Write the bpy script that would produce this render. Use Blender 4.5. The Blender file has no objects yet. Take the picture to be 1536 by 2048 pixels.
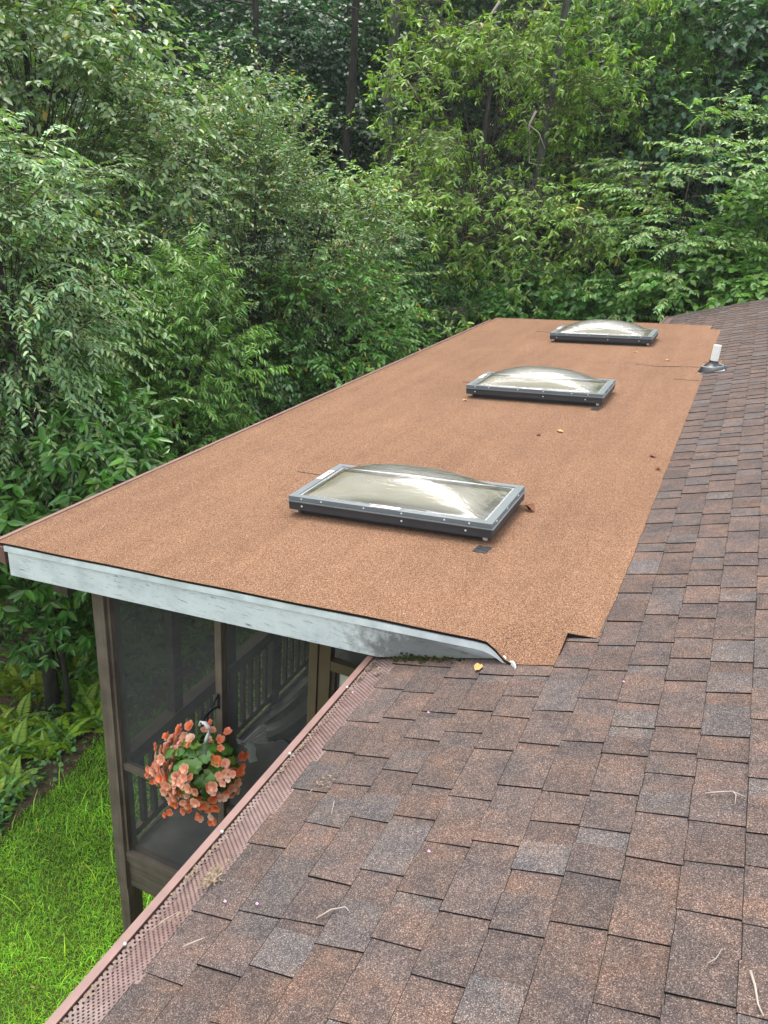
import bpy, math, random
import numpy as np
from mathutils import Matrix, Vector

# ------------------------------------------------------------------ camera
scene = bpy.context.scene
col = scene.collection
F_PX, CX, CY = 1590.0, 768.0, 1024.0          # photograph is 1536 x 2048
HC = 6.3                                       # eye height above the lawn (m)

def _cray(px, py):
    return np.array([px - CX, -(py - CY), -F_PX])

_fw = _cray(1549, 386); _fw /= np.linalg.norm(_fw)          # direction of the eaves
_up = -_cray(485, 4700); _up /= np.linalg.norm(_up)
_up = _up - (_up @ _fw) * _fw; _up /= np.linalg.norm(_up)
_rt = -np.cross(_up, _fw)
CAMR = np.stack([_rt, _fw, _up])                             # world = CAMR @ camera
CAM = np.array([0.0, 0.0, HC])

def ray(px, py):
    d = CAMR @ _cray(px, py)
    return d / np.linalg.norm(d)
def project(p):
    c = CAMR.T @ (np.asarray(p, float) - CAM)
    if c[2] >= -0.05: return None
    return (CX + F_PX * c[0] / -c[2], CY - F_PX * c[1] / -c[2])
def on_v(px, py, v):
    d = ray(px, py); return CAM + d * (v / d[1])
def on_z(px, py, z):
    d = ray(px, py); return CAM + d * ((z - HC) / d[2])
def at_dist(px, py, dist):
    d = ray(px, py); return CAM + d * (dist / math.hypot(d[0], d[1]))

cam_data = bpy.data.cameras.new('camera')
cam_data.sensor_fit = 'VERTICAL'; cam_data.sensor_height = 24.0
cam_data.lens = F_PX / 2048.0 * 24.0
cam_data.clip_start = 0.05; cam_data.clip_end = 600.0
cam = bpy.data.objects.new('camera', cam_data); col.objects.link(cam)
M4 = Matrix([[*CAMR[i], CAM[i]] for i in range(3)] + [[0, 0, 0, 1]])
cam.matrix_world = M4
scene.camera = cam

# ------------------------------------------------------------------ light
SUN_EL, SUN_AZ = math.radians(68), math.radians(-48)    # azimuth from +Y, clockwise
world = bpy.data.worlds.new('World'); scene.world = world; world.use_nodes = True
wn = world.node_tree.nodes; wl = world.node_tree.links
bg = wn['Background']
sky = wn.new('ShaderNodeTexSky'); sky.sky_type = 'NISHITA'; sky.sun_disc = False
sky.sun_elevation = SUN_EL; sky.sun_rotation = SUN_AZ
sky.air_density = 1.0; sky.dust_density = 6.0; sky.ozone_density = 1.0
cloud = wn.new('ShaderNodeMix'); cloud.data_type = 'RGBA'          # even pale cloud deck veiling the clear sky
cloud.inputs[0].default_value = 0.62; cloud.inputs[7].default_value = (6.3, 6.6, 6.9, 1)
wl.new(sky.outputs['Color'], cloud.inputs[6]); wl.new(cloud.outputs[2], bg.inputs['Color']); bg.inputs['Strength'].default_value = 0.15
sun_data = bpy.data.lights.new('sun', 'SUN'); sun_data.energy = 1.2
sun_data.angle = math.radians(26); sun_data.color = (1.0, 0.97, 0.92)
sun = bpy.data.objects.new('sun', sun_data); col.objects.link(sun)
sd = Vector((math.sin(SUN_AZ) * math.cos(SUN_EL), math.cos(SUN_AZ) * math.cos(SUN_EL), math.sin(SUN_EL)))
sun.rotation_euler = sd.to_track_quat('Z', 'Y').to_euler()
sun.location = (0, 0, 30)
vs = scene.view_settings
vs.view_transform = 'Standard'; vs.look = 'None'; vs.exposure = 1.5; vs.gamma = 1.0
vs.use_curve_mapping = False
scene.cycles.max_bounces = 8; scene.cycles.transparent_max_bounces = 16
scene.cycles.diffuse_bounces = 4; scene.cycles.glossy_bounces = 4

rnd = random.Random(11)
rng = np.random.default_rng(5)

# ------------------------------------------------------------------ materials
def srgb(r, g, b):
    f = lambda c: (c / 255 / 12.92) if c / 255 <= 0.04045 else ((c / 255 + 0.055) / 1.055) ** 2.4
    return (f(r), f(g), f(b), 1.0)

class Mat:
    def __init__(self, name):
        self.m = bpy.data.materials.new(name); self.m.use_nodes = True
        self.t = self.m.node_tree; self.n = self.t.nodes
        self.p = self.n['Principled BSDF']; self.out = self.n['Material Output']
    def node(self, typ, **kw):
        nd = self.n.new(typ)
        for k, v in kw.items():
            if k in nd.inputs: nd.inputs[k].default_value = v
            else: setattr(nd, k, v)
        return nd
    def link(self, a, b): self.t.links.new(a, b)
    def pos(self):
        return self.node('ShaderNodeNewGeometry').outputs['Position']
    def obj(self):
        return self.node('ShaderNodeTexCoord').outputs['Object']
    def noise(self, vec, scale, detail=3.0, rough=0.55, dist=0.0):
        nd = self.node('ShaderNodeTexNoise', Scale=scale, Detail=detail, Roughness=rough, Distortion=dist)
        self.link(vec, nd.inputs['Vector']); return nd
    def ramp(self, fac, stops, interp='LINEAR'):
        nd = self.node('ShaderNodeValToRGB'); cr = nd.color_ramp; cr.interpolation = interp
        while len(cr.elements) < len(stops): cr.elements.new(0.5)
        for e, (p, c) in zip(cr.elements, stops):
            e.position = p; e.color = c if len(c) == 4 else (*c, 1)
        self.link(fac, nd.inputs['Fac']); return nd.outputs['Color']
    def mix(self, fac, a, b, mode='MIX'):
        nd = self.node('ShaderNodeMix', data_type='RGBA', blend_type=mode)
        for s, v in ((nd.inputs[0], fac), (nd.inputs[6], a), (nd.inputs[7], b)):
            if hasattr(v, 'is_linked'): self.link(v, s)
            else: s.default_value = v
        return nd.outputs[2]
    def scale(self, vec, s):
        nd = self.node('ShaderNodeMapping'); nd.inputs['Scale'].default_value = s
        self.link(vec, nd.inputs['Vector']); return nd.outputs['Vector']
    def bump(self, h, strength=0.4, dist=0.003):
        nd = self.node('ShaderNodeBump', Strength=strength, Distance=dist)
        self.link(h, nd.inputs['Height']); self.link(nd.outputs['Normal'], self.p.inputs['Normal'])
    def set(self, color=None, rough=None, spec=None, metal=None):
        if color is not None:
            if hasattr(color, 'is_linked'): self.link(color, self.p.inputs['Base Color'])
            else: self.p.inputs['Base Color'].default_value = color
        if rough is not None: self.p.inputs['Roughness'].default_value = rough
        if spec is not None: self.p.inputs['Specular IOR Level'].default_value = spec
        if metal is not None: self.p.inputs['Metallic'].default_value = metal
        return self

MATS = {}
def mat_shingle():
    m = Mat('shingle_granules'); P = m.pos()
    at = m.node('ShaderNodeAttribute', attribute_name='tint').outputs['Color']
    vo = m.node('ShaderNodeTexVoronoi', Scale=480.0); m.link(P, vo.inputs['Vector'])
    sep = m.node('ShaderNodeSeparateColor'); m.link(vo.outputs['Color'], sep.inputs['Color'])
    g = m.ramp(sep.outputs[0], [(0.0, (.40, .38, .38)), (.30, (.68, .64, .63)), (.6, (1.0, .97, .95)), (.86, (1.45, 1.38, 1.32)), (.97, (2.7, 2.6, 2.5))])
    c = m.mix(1.0, at, g, 'MULTIPLY')
    n = m.noise(P, 9.0, 4.0)
    blotch = m.ramp(n.outputs['Fac'], [(.32, (.74, .78, .82)), (.5, (.92, .92, .92)), (.68, (1.17, 1.05, .96))])
    c = m.mix(1.0, c, blotch, 'MULTIPLY')
    n2 = m.noise(P, 34.0, 3.0)
    c = m.mix(1.0, c, m.ramp(n2.outputs['Fac'], [(.3, (.84, .84, .86)), (.7, (1.13, 1.12, 1.1))]), 'MULTIPLY')
    m.set(c, .92, .2); m.bump(sep.outputs[0], .55, .0012)
    return m.m
def mat_membrane():
    m = Mat('orange_mineral_membrane'); P = m.pos()
    vo = m.node('ShaderNodeTexVoronoi', Scale=400.0); m.link(P, vo.inputs['Vector'])
    sep = m.node('ShaderNodeSeparateColor'); m.link(vo.outputs['Color'], sep.inputs['Color'])
    c = m.ramp(sep.outputs[0], [(0.0, (.034, .017, .010)), (.22, (.090, .045, .025)), (.5, (.162, .083, .047)), (.78, (.228, .122, .072)), (.96, (.33, .21, .142))])
    n = m.noise(P, 1.1, 5.0, .6)
    c = m.mix(1.0, c, m.ramp(n.outputs['Fac'], [(.3, (.98, 1.01, 1.01)), (.72, (1.13, 1.15, 1.12))]), 'MULTIPLY')
    n5 = m.noise(P, 4.5, 6.0, .7, .8)
    c = m.mix(1.0, c, m.ramp(n5.outputs['Fac'], [(.32, (.92, .92, .93)), (.46, (1, 1, 1)), (.75, (1.06, 1.06, 1.07))]), 'MULTIPLY')
    # rolls were laid along the eaves: faint streaks in that direction
    n3 = m.noise(m.scale(P, (7.0, .55, 1.0)), 1.0, 3.0)
    c = m.mix(1.0, c, m.ramp(n3.outputs['Fac'], [(.35, (.93, .92, .92)), (.68, (1.06, 1.06, 1.06))]), 'MULTIPLY')
    m.set(c, .95, .15); m.bump(sep.outputs[0], .5, .0013)
    return m.m
def mat_plain(name, color, rough=.6, spec=.4, metal=0.0, var=.0, vscale=8.0):
    m = Mat(name)
    if var:
        n = m.noise(m.pos(), vscale, 5.0)
        lo = tuple(1 - var for _ in range(3)); hi = tuple(1 + var for _ in range(3))
        color = m.mix(1.0, color, m.ramp(n.outputs['Fac'], [(.3, lo), (.7, hi)]), 'MULTIPLY')
    m.set(color, rough, spec, metal); return m.m
def mat_fascia():
    m = Mat('weathered_white_paint'); P = m.pos()
    n1 = m.noise(P, 5.0, 6.0, .65); n2 = m.noise(m.scale(P, (3, 3, 14)), 3.0, 6.0, .7)
    c = m.ramp(n1.outputs['Fac'], [(.28, (.50, .54, .55)), (.50, (.66, .70, .70)), (.75, (.74, .77, .77))])
    streak = m.ramp(n2.outputs['Fac'], [(.30, (.55, .57, .58)), (.46, (1, 1, 1))])
    c = m.mix(.8, c, streak, 'MULTIPLY')
    cr = m.noise(m.scale(P, (7, 7, 55)), 1.6, 5.0, .6, .6)
    crack = m.ramp(cr.outputs['Fac'], [(.345, (.22, .20, .17)), (.365, (1, 1, 1))])
    c = m.mix(.8, c, crack, 'MULTIPLY')
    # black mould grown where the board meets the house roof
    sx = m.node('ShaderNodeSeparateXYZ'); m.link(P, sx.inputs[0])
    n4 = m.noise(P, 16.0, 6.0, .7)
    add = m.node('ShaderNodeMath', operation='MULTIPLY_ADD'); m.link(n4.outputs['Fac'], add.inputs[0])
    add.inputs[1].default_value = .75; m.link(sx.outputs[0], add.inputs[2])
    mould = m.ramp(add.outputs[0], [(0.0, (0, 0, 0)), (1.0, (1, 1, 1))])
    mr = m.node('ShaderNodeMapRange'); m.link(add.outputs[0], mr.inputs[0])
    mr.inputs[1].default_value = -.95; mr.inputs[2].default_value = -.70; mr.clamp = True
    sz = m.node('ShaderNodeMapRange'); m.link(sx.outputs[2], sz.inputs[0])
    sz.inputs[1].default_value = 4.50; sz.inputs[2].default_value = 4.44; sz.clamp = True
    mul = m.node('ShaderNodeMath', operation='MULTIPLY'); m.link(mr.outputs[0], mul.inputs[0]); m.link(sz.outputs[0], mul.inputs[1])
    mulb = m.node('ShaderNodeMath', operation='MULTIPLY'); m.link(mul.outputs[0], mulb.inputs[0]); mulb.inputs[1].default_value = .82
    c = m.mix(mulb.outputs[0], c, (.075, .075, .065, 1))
    m.set(c, .7, .3); m.bump(n2.outputs['Fac'], .3, .003)
    return m.m
def mat_wood(name, c0, c1, along=2):
    m = Mat(name); P = m.pos()
    s = [26.0, 26.0, 26.0]; s[along] = 1.6
    n = m.noise(m.scale(P, tuple(s)), 1.0, 6.0, .65, .4); n2 = m.noise(P, 6.0, 4.0)
    c = m.ramp(n.outputs['Fac'], [(.3, c0), (.72, c1)])
    c = m.mix(1.0, c, m.ramp(n2.outputs['Fac'], [(.3, (.75, .75, .75)), (.7, (1.2, 1.2, 1.2))]), 'MULTIPLY')
    m.set(c, .8, .25); m.bump(n.outputs['Fac'], .35, .002); return m.m
def mat_screen():
    m = Mat('insect_screen'); P = m.pos()
    n = m.noise(P, 190.0, 2.0); n2 = m.noise(P, 3.0, 4.0)
    c = m.ramp(n.outputs['Fac'], [(.38, (.045, .047, .046)), (.66, (.15, .153, .148))])
    d = m.node('ShaderNodeBsdfDiffuse'); m.link(c, d.inputs['Color'])
    tr = m.node('ShaderNodeBsdfTransparent')
    mx = m.node('ShaderNodeMixShader')
    f = m.ramp(n2.outputs['Fac'], [(.3, (.47, .47, .47)), (.7, (.56, .56, .56))])
    m.link(f, mx.inputs[0]); m.link(tr.outputs[0], mx.inputs[1]); m.link(d.outputs[0], mx.inputs[2])
    m.link(mx.outputs[0], m.out.inputs['Surface']); return m.m
def mat_guard():
    m = Mat('perforated_gutter_guard'); P = m.pos()
    sx = m.node('ShaderNodeSeparateXYZ'); m.link(P, sx.inputs[0])
    def sn(sock, k):
        a = m.node('ShaderNodeMath', operation='MULTIPLY'); m.link(sock, a.inputs[0]); a.inputs[1].default_value = k
        b = m.node('ShaderNodeMath', operation='SINE'); m.link(a.outputs[0], b.inputs[0]); return b.outputs[0]
    w = 2 * math.pi / .018
    pr = m.node('ShaderNodeMath', operation='MULTIPLY'); m.link(sn(sx.outputs[0], w), pr.inputs[0]); m.link(sn(sx.outputs[1], w), pr.inputs[1])
    hole = m.node('ShaderNodeMath', operation='GREATER_THAN'); m.link(pr.outputs[0], hole.inputs[0]); hole.inputs[1].default_value = .42
    n = m.noise(P, 3.0, 5.0); n2 = m.noise(P, 26.0, 4.0)
    c = m.ramp(n.outputs['Fac'], [(.35, (.15, .092, .080)), (.62, (.195, .138, .125)), (.75, (.26, .215, .20))])
    c = m.mix(1.0, c, m.ramp(n2.outputs['Fac'], [(.3, (.72, .72, .72)), (.6, (1.1, 1.1, 1.1))]), 'MULTIPLY')
    m.set(c, .55, .4)
    tr = m.node('ShaderNodeBsdfTransparent'); mx = m.node('ShaderNodeMixShader')
    m.link(hole.outputs[0], mx.inputs[0]); m.link(m.p.outputs[0], mx.inputs[1]); m.link(tr.outputs[0], mx.inputs[2])
    m.link(mx.outputs[0], m.out.inputs['Surface']); return m.m
def mat_dome():
    m = Mat('clear_acrylic'); O = m.obj()
    n = m.noise(m.scale(O, (3.0, 26.0, 26.0)), 1.0, 4.0, .6, .8)
    fr = m.node('ShaderNodeFresnel', IOR=1.45)
    gl = m.node('ShaderNodeBsdfGlossy', Roughness=.08); gl.inputs['Color'].default_value = (.95, .97, 1, 1)
    bm = m.node('ShaderNodeBump', Strength=.28, Distance=.02); m.link(n.outputs['Fac'], bm.inputs['Height']); m.link(bm.outputs[0], gl.inputs['Normal'])
    tr = m.node('ShaderNodeBsdfTransparent'); tr.inputs[0].default_value = (.96, .96, .95, 1)
    mx0 = m.node('ShaderNodeMixShader'); m.link(fr.outputs[0], mx0.inputs[0]); m.link(tr.outputs[0], mx0.inputs[1]); m.link(gl.outputs[0], mx0.inputs[2])
    # streaky sky reflections painted as pale diffuse colour
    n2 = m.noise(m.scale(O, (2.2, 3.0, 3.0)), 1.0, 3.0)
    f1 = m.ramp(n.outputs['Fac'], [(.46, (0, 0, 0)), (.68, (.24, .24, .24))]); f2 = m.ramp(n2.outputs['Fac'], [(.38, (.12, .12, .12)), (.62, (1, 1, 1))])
    refl_streak = m.mix(1.0, f1, f2, 'MULTIPLY')
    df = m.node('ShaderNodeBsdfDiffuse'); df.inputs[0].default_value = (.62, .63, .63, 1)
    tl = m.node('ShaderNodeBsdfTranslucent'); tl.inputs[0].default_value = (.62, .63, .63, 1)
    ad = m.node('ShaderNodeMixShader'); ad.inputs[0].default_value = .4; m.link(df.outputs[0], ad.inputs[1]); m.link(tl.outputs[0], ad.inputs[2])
    mx = m.node('ShaderNodeMixShader'); m.link(refl_streak, mx.inputs[0]); m.link(mx0.outputs[0], mx.inputs[1]); m.link(ad.outputs[0], mx.inputs[2])
    m.link(mx.outputs[0], m.out.inputs['Surface']); return m.m
def mat_leaf(name, rough=.42, spec=.5, trans=.32, attr='tint'):
    m = Mat(name)
    c = m.node('ShaderNodeAttribute', attribute_name=attr).outputs['Color']
    m.set(c, rough, spec)
    tl = m.node('ShaderNodeBsdfTranslucent')
    m.link(m.mix(1.0, c, (1.15, 1.4, .6, 1), 'MULTIPLY'), tl.inputs['Color'])
    mx = m.node('ShaderNodeMixShader'); mx.inputs[0].default_value = trans
    m.link(m.p.outputs[0], mx.inputs[1]); m.link(tl.outputs[0], mx.inputs[2])
    m.link(mx.outputs[0], m.out.inputs['Surface']); return m.m
def mat_beige():
    m = Mat('beige_inner_dome'); n = m.noise(m.pos(), 4.0, 3.0)
    c = m.ramp(n.outputs['Fac'], [(.3, (.31, .30, .22)), (.7, (.35, .34, .25))]); m.set(c, .5, .4)
    tl = m.node('ShaderNodeBsdfTranslucent'); m.link(c, tl.inputs['Color']); mx = m.node('ShaderNodeMixShader'); mx.inputs[0].default_value = .42
    m.link(m.p.outputs[0], mx.inputs[1]); m.link(tl.outputs[0], mx.inputs[2]); m.link(mx.outputs[0], m.out.inputs['Surface']); return m.m
def mat_ground():
    m = Mat('lawn_soil'); P = m.pos()
    n = m.noise(P, 1.4, 5.0); n2 = m.noise(P, 14.0, 4.0)
    c = m.ramp(n.outputs['Fac'], [(.3, (.045, .075, .014)), (.7, (.07, .12, .02))])
    c = m.mix(1.0, c, m.ramp(n2.outputs['Fac'], [(.3, (.5, .5, .5)), (.7, (1.25, 1.25, 1.25))]), 'MULTIPLY')
    m.set(c, .95, .1); m.bump(n2.outputs['Fac'], .7, .03); return m.m
def mat_soil():
    m = Mat('bare_soil'); P = m.pos()
    n = m.noise(P, 7.0, 6.0, .65); n2 = m.noise(P, 45.0, 4.0)
    c = m.ramp(n.outputs['Fac'], [(.3, (.055, .036, .024)), (.7, (.15, .105, .07))])
    c = m.mix(1.0, c, m.ramp(n2.outputs['Fac'], [(.3, (.6, .6, .6)), (.7, (1.3, 1.3, 1.3))]), 'MULTIPLY')
    m.set(c, .95, .1); m.bump(n.outputs['Fac'], .8, .04); return m.m
def mat_bark(name, c0, c1):
    m = Mat(name); P = m.pos()
    n = m.noise(m.scale(P, (14, 14, 3)), 1.0, 6.0, .7, .5); n2 = m.noise(P, 2.0, 4.0)
    c = m.ramp(n.outputs['Fac'], [(.32, c0), (.7, c1)])
    c = m.mix(1.0, c, m.ramp(n2.outputs['Fac'], [(.35, (.7, .75, .7)), (.7, (1.25, 1.25, 1.2))]), 'MULTIPLY')
    m.set(c, .9, .2); m.bump(n.outputs['Fac'], .8, .02); return m.m
def mat_petal(name, a, b):
    m = Mat(name); O = m.obj()
    gr = m.node('ShaderNodeVectorMath', operation='LENGTH'); m.link(O, gr.inputs[0])
    mr = m.node('ShaderNodeMapRange'); m.link(gr.outputs['Value'], mr.inputs[0]); mr.inputs[2].default_value = .036
    c = m.ramp(mr.outputs[0], [(0.0, (.62, .30, .05)), (.25, a), (.95, b)])
    m.set(c, .6, .3); m.p.inputs['Subsurface Weight'].default_value = 0.0
    tl = m.node('ShaderNodeBsdfTranslucent'); m.link(c, tl.inputs['Color'])
    mx = m.node('ShaderNodeMixShader'); mx.inputs[0].default_value = .25
    m.link(m.p.outputs[0], mx.inputs[1]); m.link(tl.outputs[0], mx.inputs[2])
    m.link(mx.outputs[0], m.out.inputs['Surface']); return m.m

M = dict(
    shingle=mat_shingle(), asphalt=mat_plain('asphalt_edge_and_shade', (.012, .011, .011, 1), .9, .15),
    membrane=mat_membrane(), bitumen=mat_plain('bitumen', (.012, .012, .013, 1), .55, .4),
    patch=mat_plain('bitumen_patch', (.02, .021, .024, 1), .35, .5, var=.4, vscale=60),
    fascia=mat_fascia(), drip=mat_plain('white_metal', (.66, .71, .71, 1), .5, .4, var=.18, vscale=9),
    wood=mat_wood('brown_stained_wood', (.105, .080, .060), (.215, .172, .134), 2),
    wood_u=mat_wood('brown_stained_beam', (.085, .066, .050), (.185, .148, .116), 0),
    wood_v=mat_wood('dark_stained_wood', (.05, .038, .03), (.10, .08, .062), 1),
    doorbrown=mat_plain('brown_door_paint', (.125, .09, .058, 1), .55, .4, var=.12),
    screen=mat_screen(), gutter=mat_plain('brown_gutter_paint', (.17, .092, .076, 1), .5, .45, var=.16, vscale=12),
    guard=mat_guard(), frame=mat_plain('grey_bronze_aluminium', (.135, .155, .162, 1), .42, .5, var=.06),
    frame_dark=mat_plain('dark_bronze_aluminium', (.040, .041, .045, 1), .5, .4, var=.1),
    dome=mat_dome(), beige=mat_beige(),
    steel=mat_plain('zinc_screw', (.62, .63, .64, 1), .35, .5, .6), sticker=mat_plain('white_label', (.74, .74, .74, 1), .5),
    red=mat_plain('red_print', (.55, .06, .05, 1), .5), pvc=mat_plain('white_plastic_pipe', (.80, .80, .74, 1), .5, .4, var=.06, vscale=20),
    rubber=mat_plain('black_rubber', (.017, .018, .02, 1), .38, .5), lead=mat_plain('galvanised_flashing', (.36, .42, .45, 1), .45, .5, .3, var=.2, vscale=40),
    siding=mat_plain('brown_siding', (.16, .125, .09, 1), .75, .3, var=.15), deckwood=mat_plain('dark_porch_floor', (.15, .145, .135, 1), .8, .2, var=.25, vscale=5),
    whitepanel=mat_plain('cream_door_panel', (.70, .69, .60, 1), .6, .3),
    cloth=mat_plain('pale_grey_cloth', (.78, .78, .76, 1), .85, .2), cloth_dark=mat_plain('charcoal_cloth', (.10, .10, .10, 1), .85, .2),
    iron=mat_plain('black_iron', (.012, .016, .024, 1), .4, .5), hook=mat_plain('white_plastic', (.75, .75, .73, 1), .45),
    pot=mat_plain('brown_plastic_pot', (.09, .045, .025, 1), .5), leaf=mat_leaf('leaf', .42, .6, .30), leaf_gloss=mat_leaf('leaf_glossy', .34, .65, .25),
    grass=mat_leaf('grass_blade', .5, .3, .35), ground=mat_ground(), soil=mat_soil(),
    bark=mat_bark('dark_bark', (.022, .019, .016), (.075, .066, .055)), bark_grey=mat_bark('grey_bark', (.05, .048, .042), (.14, .135, .12)), bark_pale=mat_bark('pale_bark', (.10, .095, .085), (.26, .25, .225)),
    twig=mat_plain('grey_brown_twig', (.10, .082, .06, 1), .85, .2), twig_pale=mat_plain('bleached_twig', (.34, .29, .245, 1), .8, .2),
    dead=mat_plain('dead_leaf_brown', (.17, .065, .03, 1), .7, .3, var=.3, vscale=60), dead_y=mat_plain('dead_leaf_yellow', (.40, .26, .09, 1), .7, .3, var=.2, vscale=60),
    pink=mat_plain('pink_petal', (.55, .30, .46, 1), .6), moss=mat_plain('moss', (.035, .038, .012, 1), .95, .1, var=.4, vscale=60),
    debris=mat_plain('dry_debris', (.20, .15, .105, 1), .9, .1, var=.45, vscale=70), ceiling=mat_plain('porch_ceiling', (.13, .10, .075, 1), .8, .2),
    petal_a=mat_petal('coral_petal', (.84, .19, .065), (.90, .42, .27)), petal_b=mat_petal('peach_petal', (.86, .36, .20), (.92, .64, .50)),
    petal_c=mat_petal('orange_petal', (.86, .17, .04), (.90, .34, .17)), petal_d=mat_petal('pale_peach_petal', (.88, .50, .32), (.93, .78, .68)),
)

# ------------------------------------------------------------------ mesh helpers
class MB:
    def __init__(self): self.v = []; self.f = []; self.mi = []; self.t = []
    def add(self, vs, fs, mi=0, tint=None):
        o = len(self.v); self.v += [tuple(p) for p in vs]
        for f in fs: self.f.append(tuple(i + o for i in f)); self.mi.append(mi); self.t.append(tint)
        return self
    def hexa(self, p, mi=0, tint=None):
        # p: four bottom corners then four top corners (same order, counter-clockwise from above)
        return self.add(p, [(3, 2, 1, 0), (4, 5, 6, 7), (0, 1, 5, 4), (1, 2, 6, 5), (2, 3, 7, 6), (3, 0, 4, 7)], mi, tint)
    def box(self, x0, x1, y0, y1, z0, z1, mi=0):
        return self.hexa([(x0, y0, z0), (x1, y0, z0), (x1, y1, z0), (x0, y1, z0), (x0, y0, z1), (x1, y0, z1), (x1, y1, z1), (x0, y1, z1)], mi)
    def tube(self, pts, radii, n=6, mi=0, cap=True):
        pts = [Vector(p) for p in pts]; vs = []; fs = []
        for i, p in enumerate(pts):
            d = (pts[min(i + 1, len(pts) - 1)] - pts[max(i - 1, 0)]).normalized()
            a = d.cross(Vector((0, 0, 1)))
            if a.length < 1e-3: a = d.cross(Vector((1, 0, 0)))
            a.normalize(); b = d.cross(a)
            r = radii[i] if hasattr(radii, '__len__') else radii
            for k in range(n):
                t = 2 * math.pi * k / n
                vs.append(p + a * (math.cos(t) * r) + b * (math.sin(t) * r))
        for i in range(len(pts) - 1):
            for k in range(n):
                k2 = (k + 1) % n
                fs.append((i * n + k, i * n + k2, (i + 1) * n + k2, (i + 1) * n + k))
        if cap:
            fs.append(tuple(range(n - 1, -1, -1))); o = (len(pts) - 1) * n; fs.append(tuple(o + k for k in range(n)))
        return self.add(vs, fs, mi)
    def lathe(self, prof, n=20, c=(0, 0, 0), mi=0):
        vs = []; fs = []
        for r, z in prof:
            for k in range(n):
                t = 2 * math.pi * k / n; vs.append((c[0] + r * math.cos(t), c[1] + r * math.sin(t), c[2] + z))
        for i in range(len(prof) - 1):
            for k in range(n):
                k2 = (k + 1) % n; fs.append((i * n + k, i * n + k2, (i + 1) * n + k2, (i + 1) * n + k))
        return self.add(vs, fs, mi)
    def mesh(self, name, mats, smooth=False):
        me = bpy.data.meshes.new(name); me.from_pydata(self.v, [], self.f)
        for m in (mats if isinstance(mats, (list, tuple)) else [mats]): me.materials.append(m)
        me.polygons.foreach_set('material_index', self.mi)
        if smooth: me.polygons.foreach_set('use_smooth', [True] * len(me.polygons))
        if any(t is not None for t in self.t):
            at = me.color_attributes.new('tint', 'FLOAT_COLOR', 'CORNER'); arr = []
            for f, t in zip(self.f, self.t):
                t = t or (.1, .1, .1)
                arr += [t[0], t[1], t[2], 1.0] * len(f)
            at.data.foreach_set('color', arr)
        me.update(); return me

def link(name, me, parent=None, label=None, cat=None, group=None, kind=None, loc=None, rot=None, local=False):
    o = bpy.data.objects.new(name, me); col.objects.link(o)
    if loc is not None: o.location = loc
    if rot is not None: o.rotation_euler = rot
    if parent is not None:
        o.parent = parent
        if not local: o.matrix_parent_inverse = Matrix.Translation(-WLOC[parent.name]) if parent.name in WLOC else Matrix.Identity(4)
    tag(o, label, cat, group, kind); return o
WLOC = {}
def tag(o, label=None, cat=None, group=None, kind=None):
    if label: o['label'] = label
    if cat: o['category'] = cat
    if group: o['group'] = group
    if kind: o['kind'] = kind
    return o
def thing(name, label, cat, loc=(0, 0, 0), rot=(0, 0, 0), group=None):
    o = bpy.data.objects.new(name, None); col.objects.link(o); o.location = loc; o.rotation_euler = rot
    o.empty_display_size = .1; WLOC[o.name] = Vector(loc)
    return tag(o, label, cat, group)
def copy_obj(src, parent=None, loc=None, rot=None):
    c = src.copy(); col.objects.link(c)
    if parent is not None: c.parent = parent
    if loc is not None: c.location = loc
    if rot is not None: c.rotation_euler = rot
    return c

def np_mesh(name, verts, quads, mat, tint=None, tris=None, smooth=False):
    """Fast mesh from arrays. verts (N,3); quads (Q,4); tint (N,3)."""
    me = bpy.data.meshes.new(name)
    verts = np.ascontiguousarray(verts, np.float32)
    me.vertices.add(len(verts)); me.vertices.foreach_set('co', verts.ravel())
    loops = []; starts = []; n = 0
    if quads is not None and len(quads):
        loops.append(quads.ravel()); starts.append(np.arange(len(quads)) * 4); n = len(quads) * 4
    if tris is not None and len(tris):
        loops.append(tris.ravel()); starts.append(n + np.arange(len(tris)) * 3)
    loops = np.concatenate(loops).astype(np.int32); starts = np.concatenate(starts).astype(np.int32)
    me.loops.add(len(loops)); me.loops.foreach_set('vertex_index', loops)
    me.polygons.add(len(starts)); me.polygons.foreach_set('loop_start', starts)
    if smooth: me.polygons.foreach_set('use_smooth', np.ones(len(starts), bool))
    me.materials.append(mat)
    if tint is not None:
        at = me.color_attributes.new('tint', 'FLOAT_COLOR', 'POINT')
        c = np.ones((len(verts), 4), np.float32); c[:, :3] = tint
        at.data.foreach_set('color', c.ravel())
    me.update(calc_edges=True); return me

# ------------------------------------------------------------------ roof planes
TS, TL = math.tan(math.radians(18.43)), math.tan(math.radians(5.8))
COSS, SINS = math.cos(math.radians(18.43)), math.sin(math.radians(18.43))
UB = -0.235                                    # where the low roof meets the shingled slope
def zs(u): return HC - 1.65 + u * TS
ZB = zs(UB)
def zl(u): return ZB + (u - UB) * TL
V_NEAR, V_FAR, U_LEFT = 2.76, 12.10, -3.46     # porch roof
HOUSE_END = 14.5

def terrain(u, v):
    r = np.hypot(u + 1.0, v - 5.0)
    t = np.clip((r - 12.0) / 60.0, 0, 1)
    left = np.clip((-7.0 - u) / 6.0, 0, 1)
    return 0.35 * left + 24.0 * t * t * (3 - 2 * t) * np.clip((np.maximum(v, -u) - 6) / 8, 0, 1)

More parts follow.
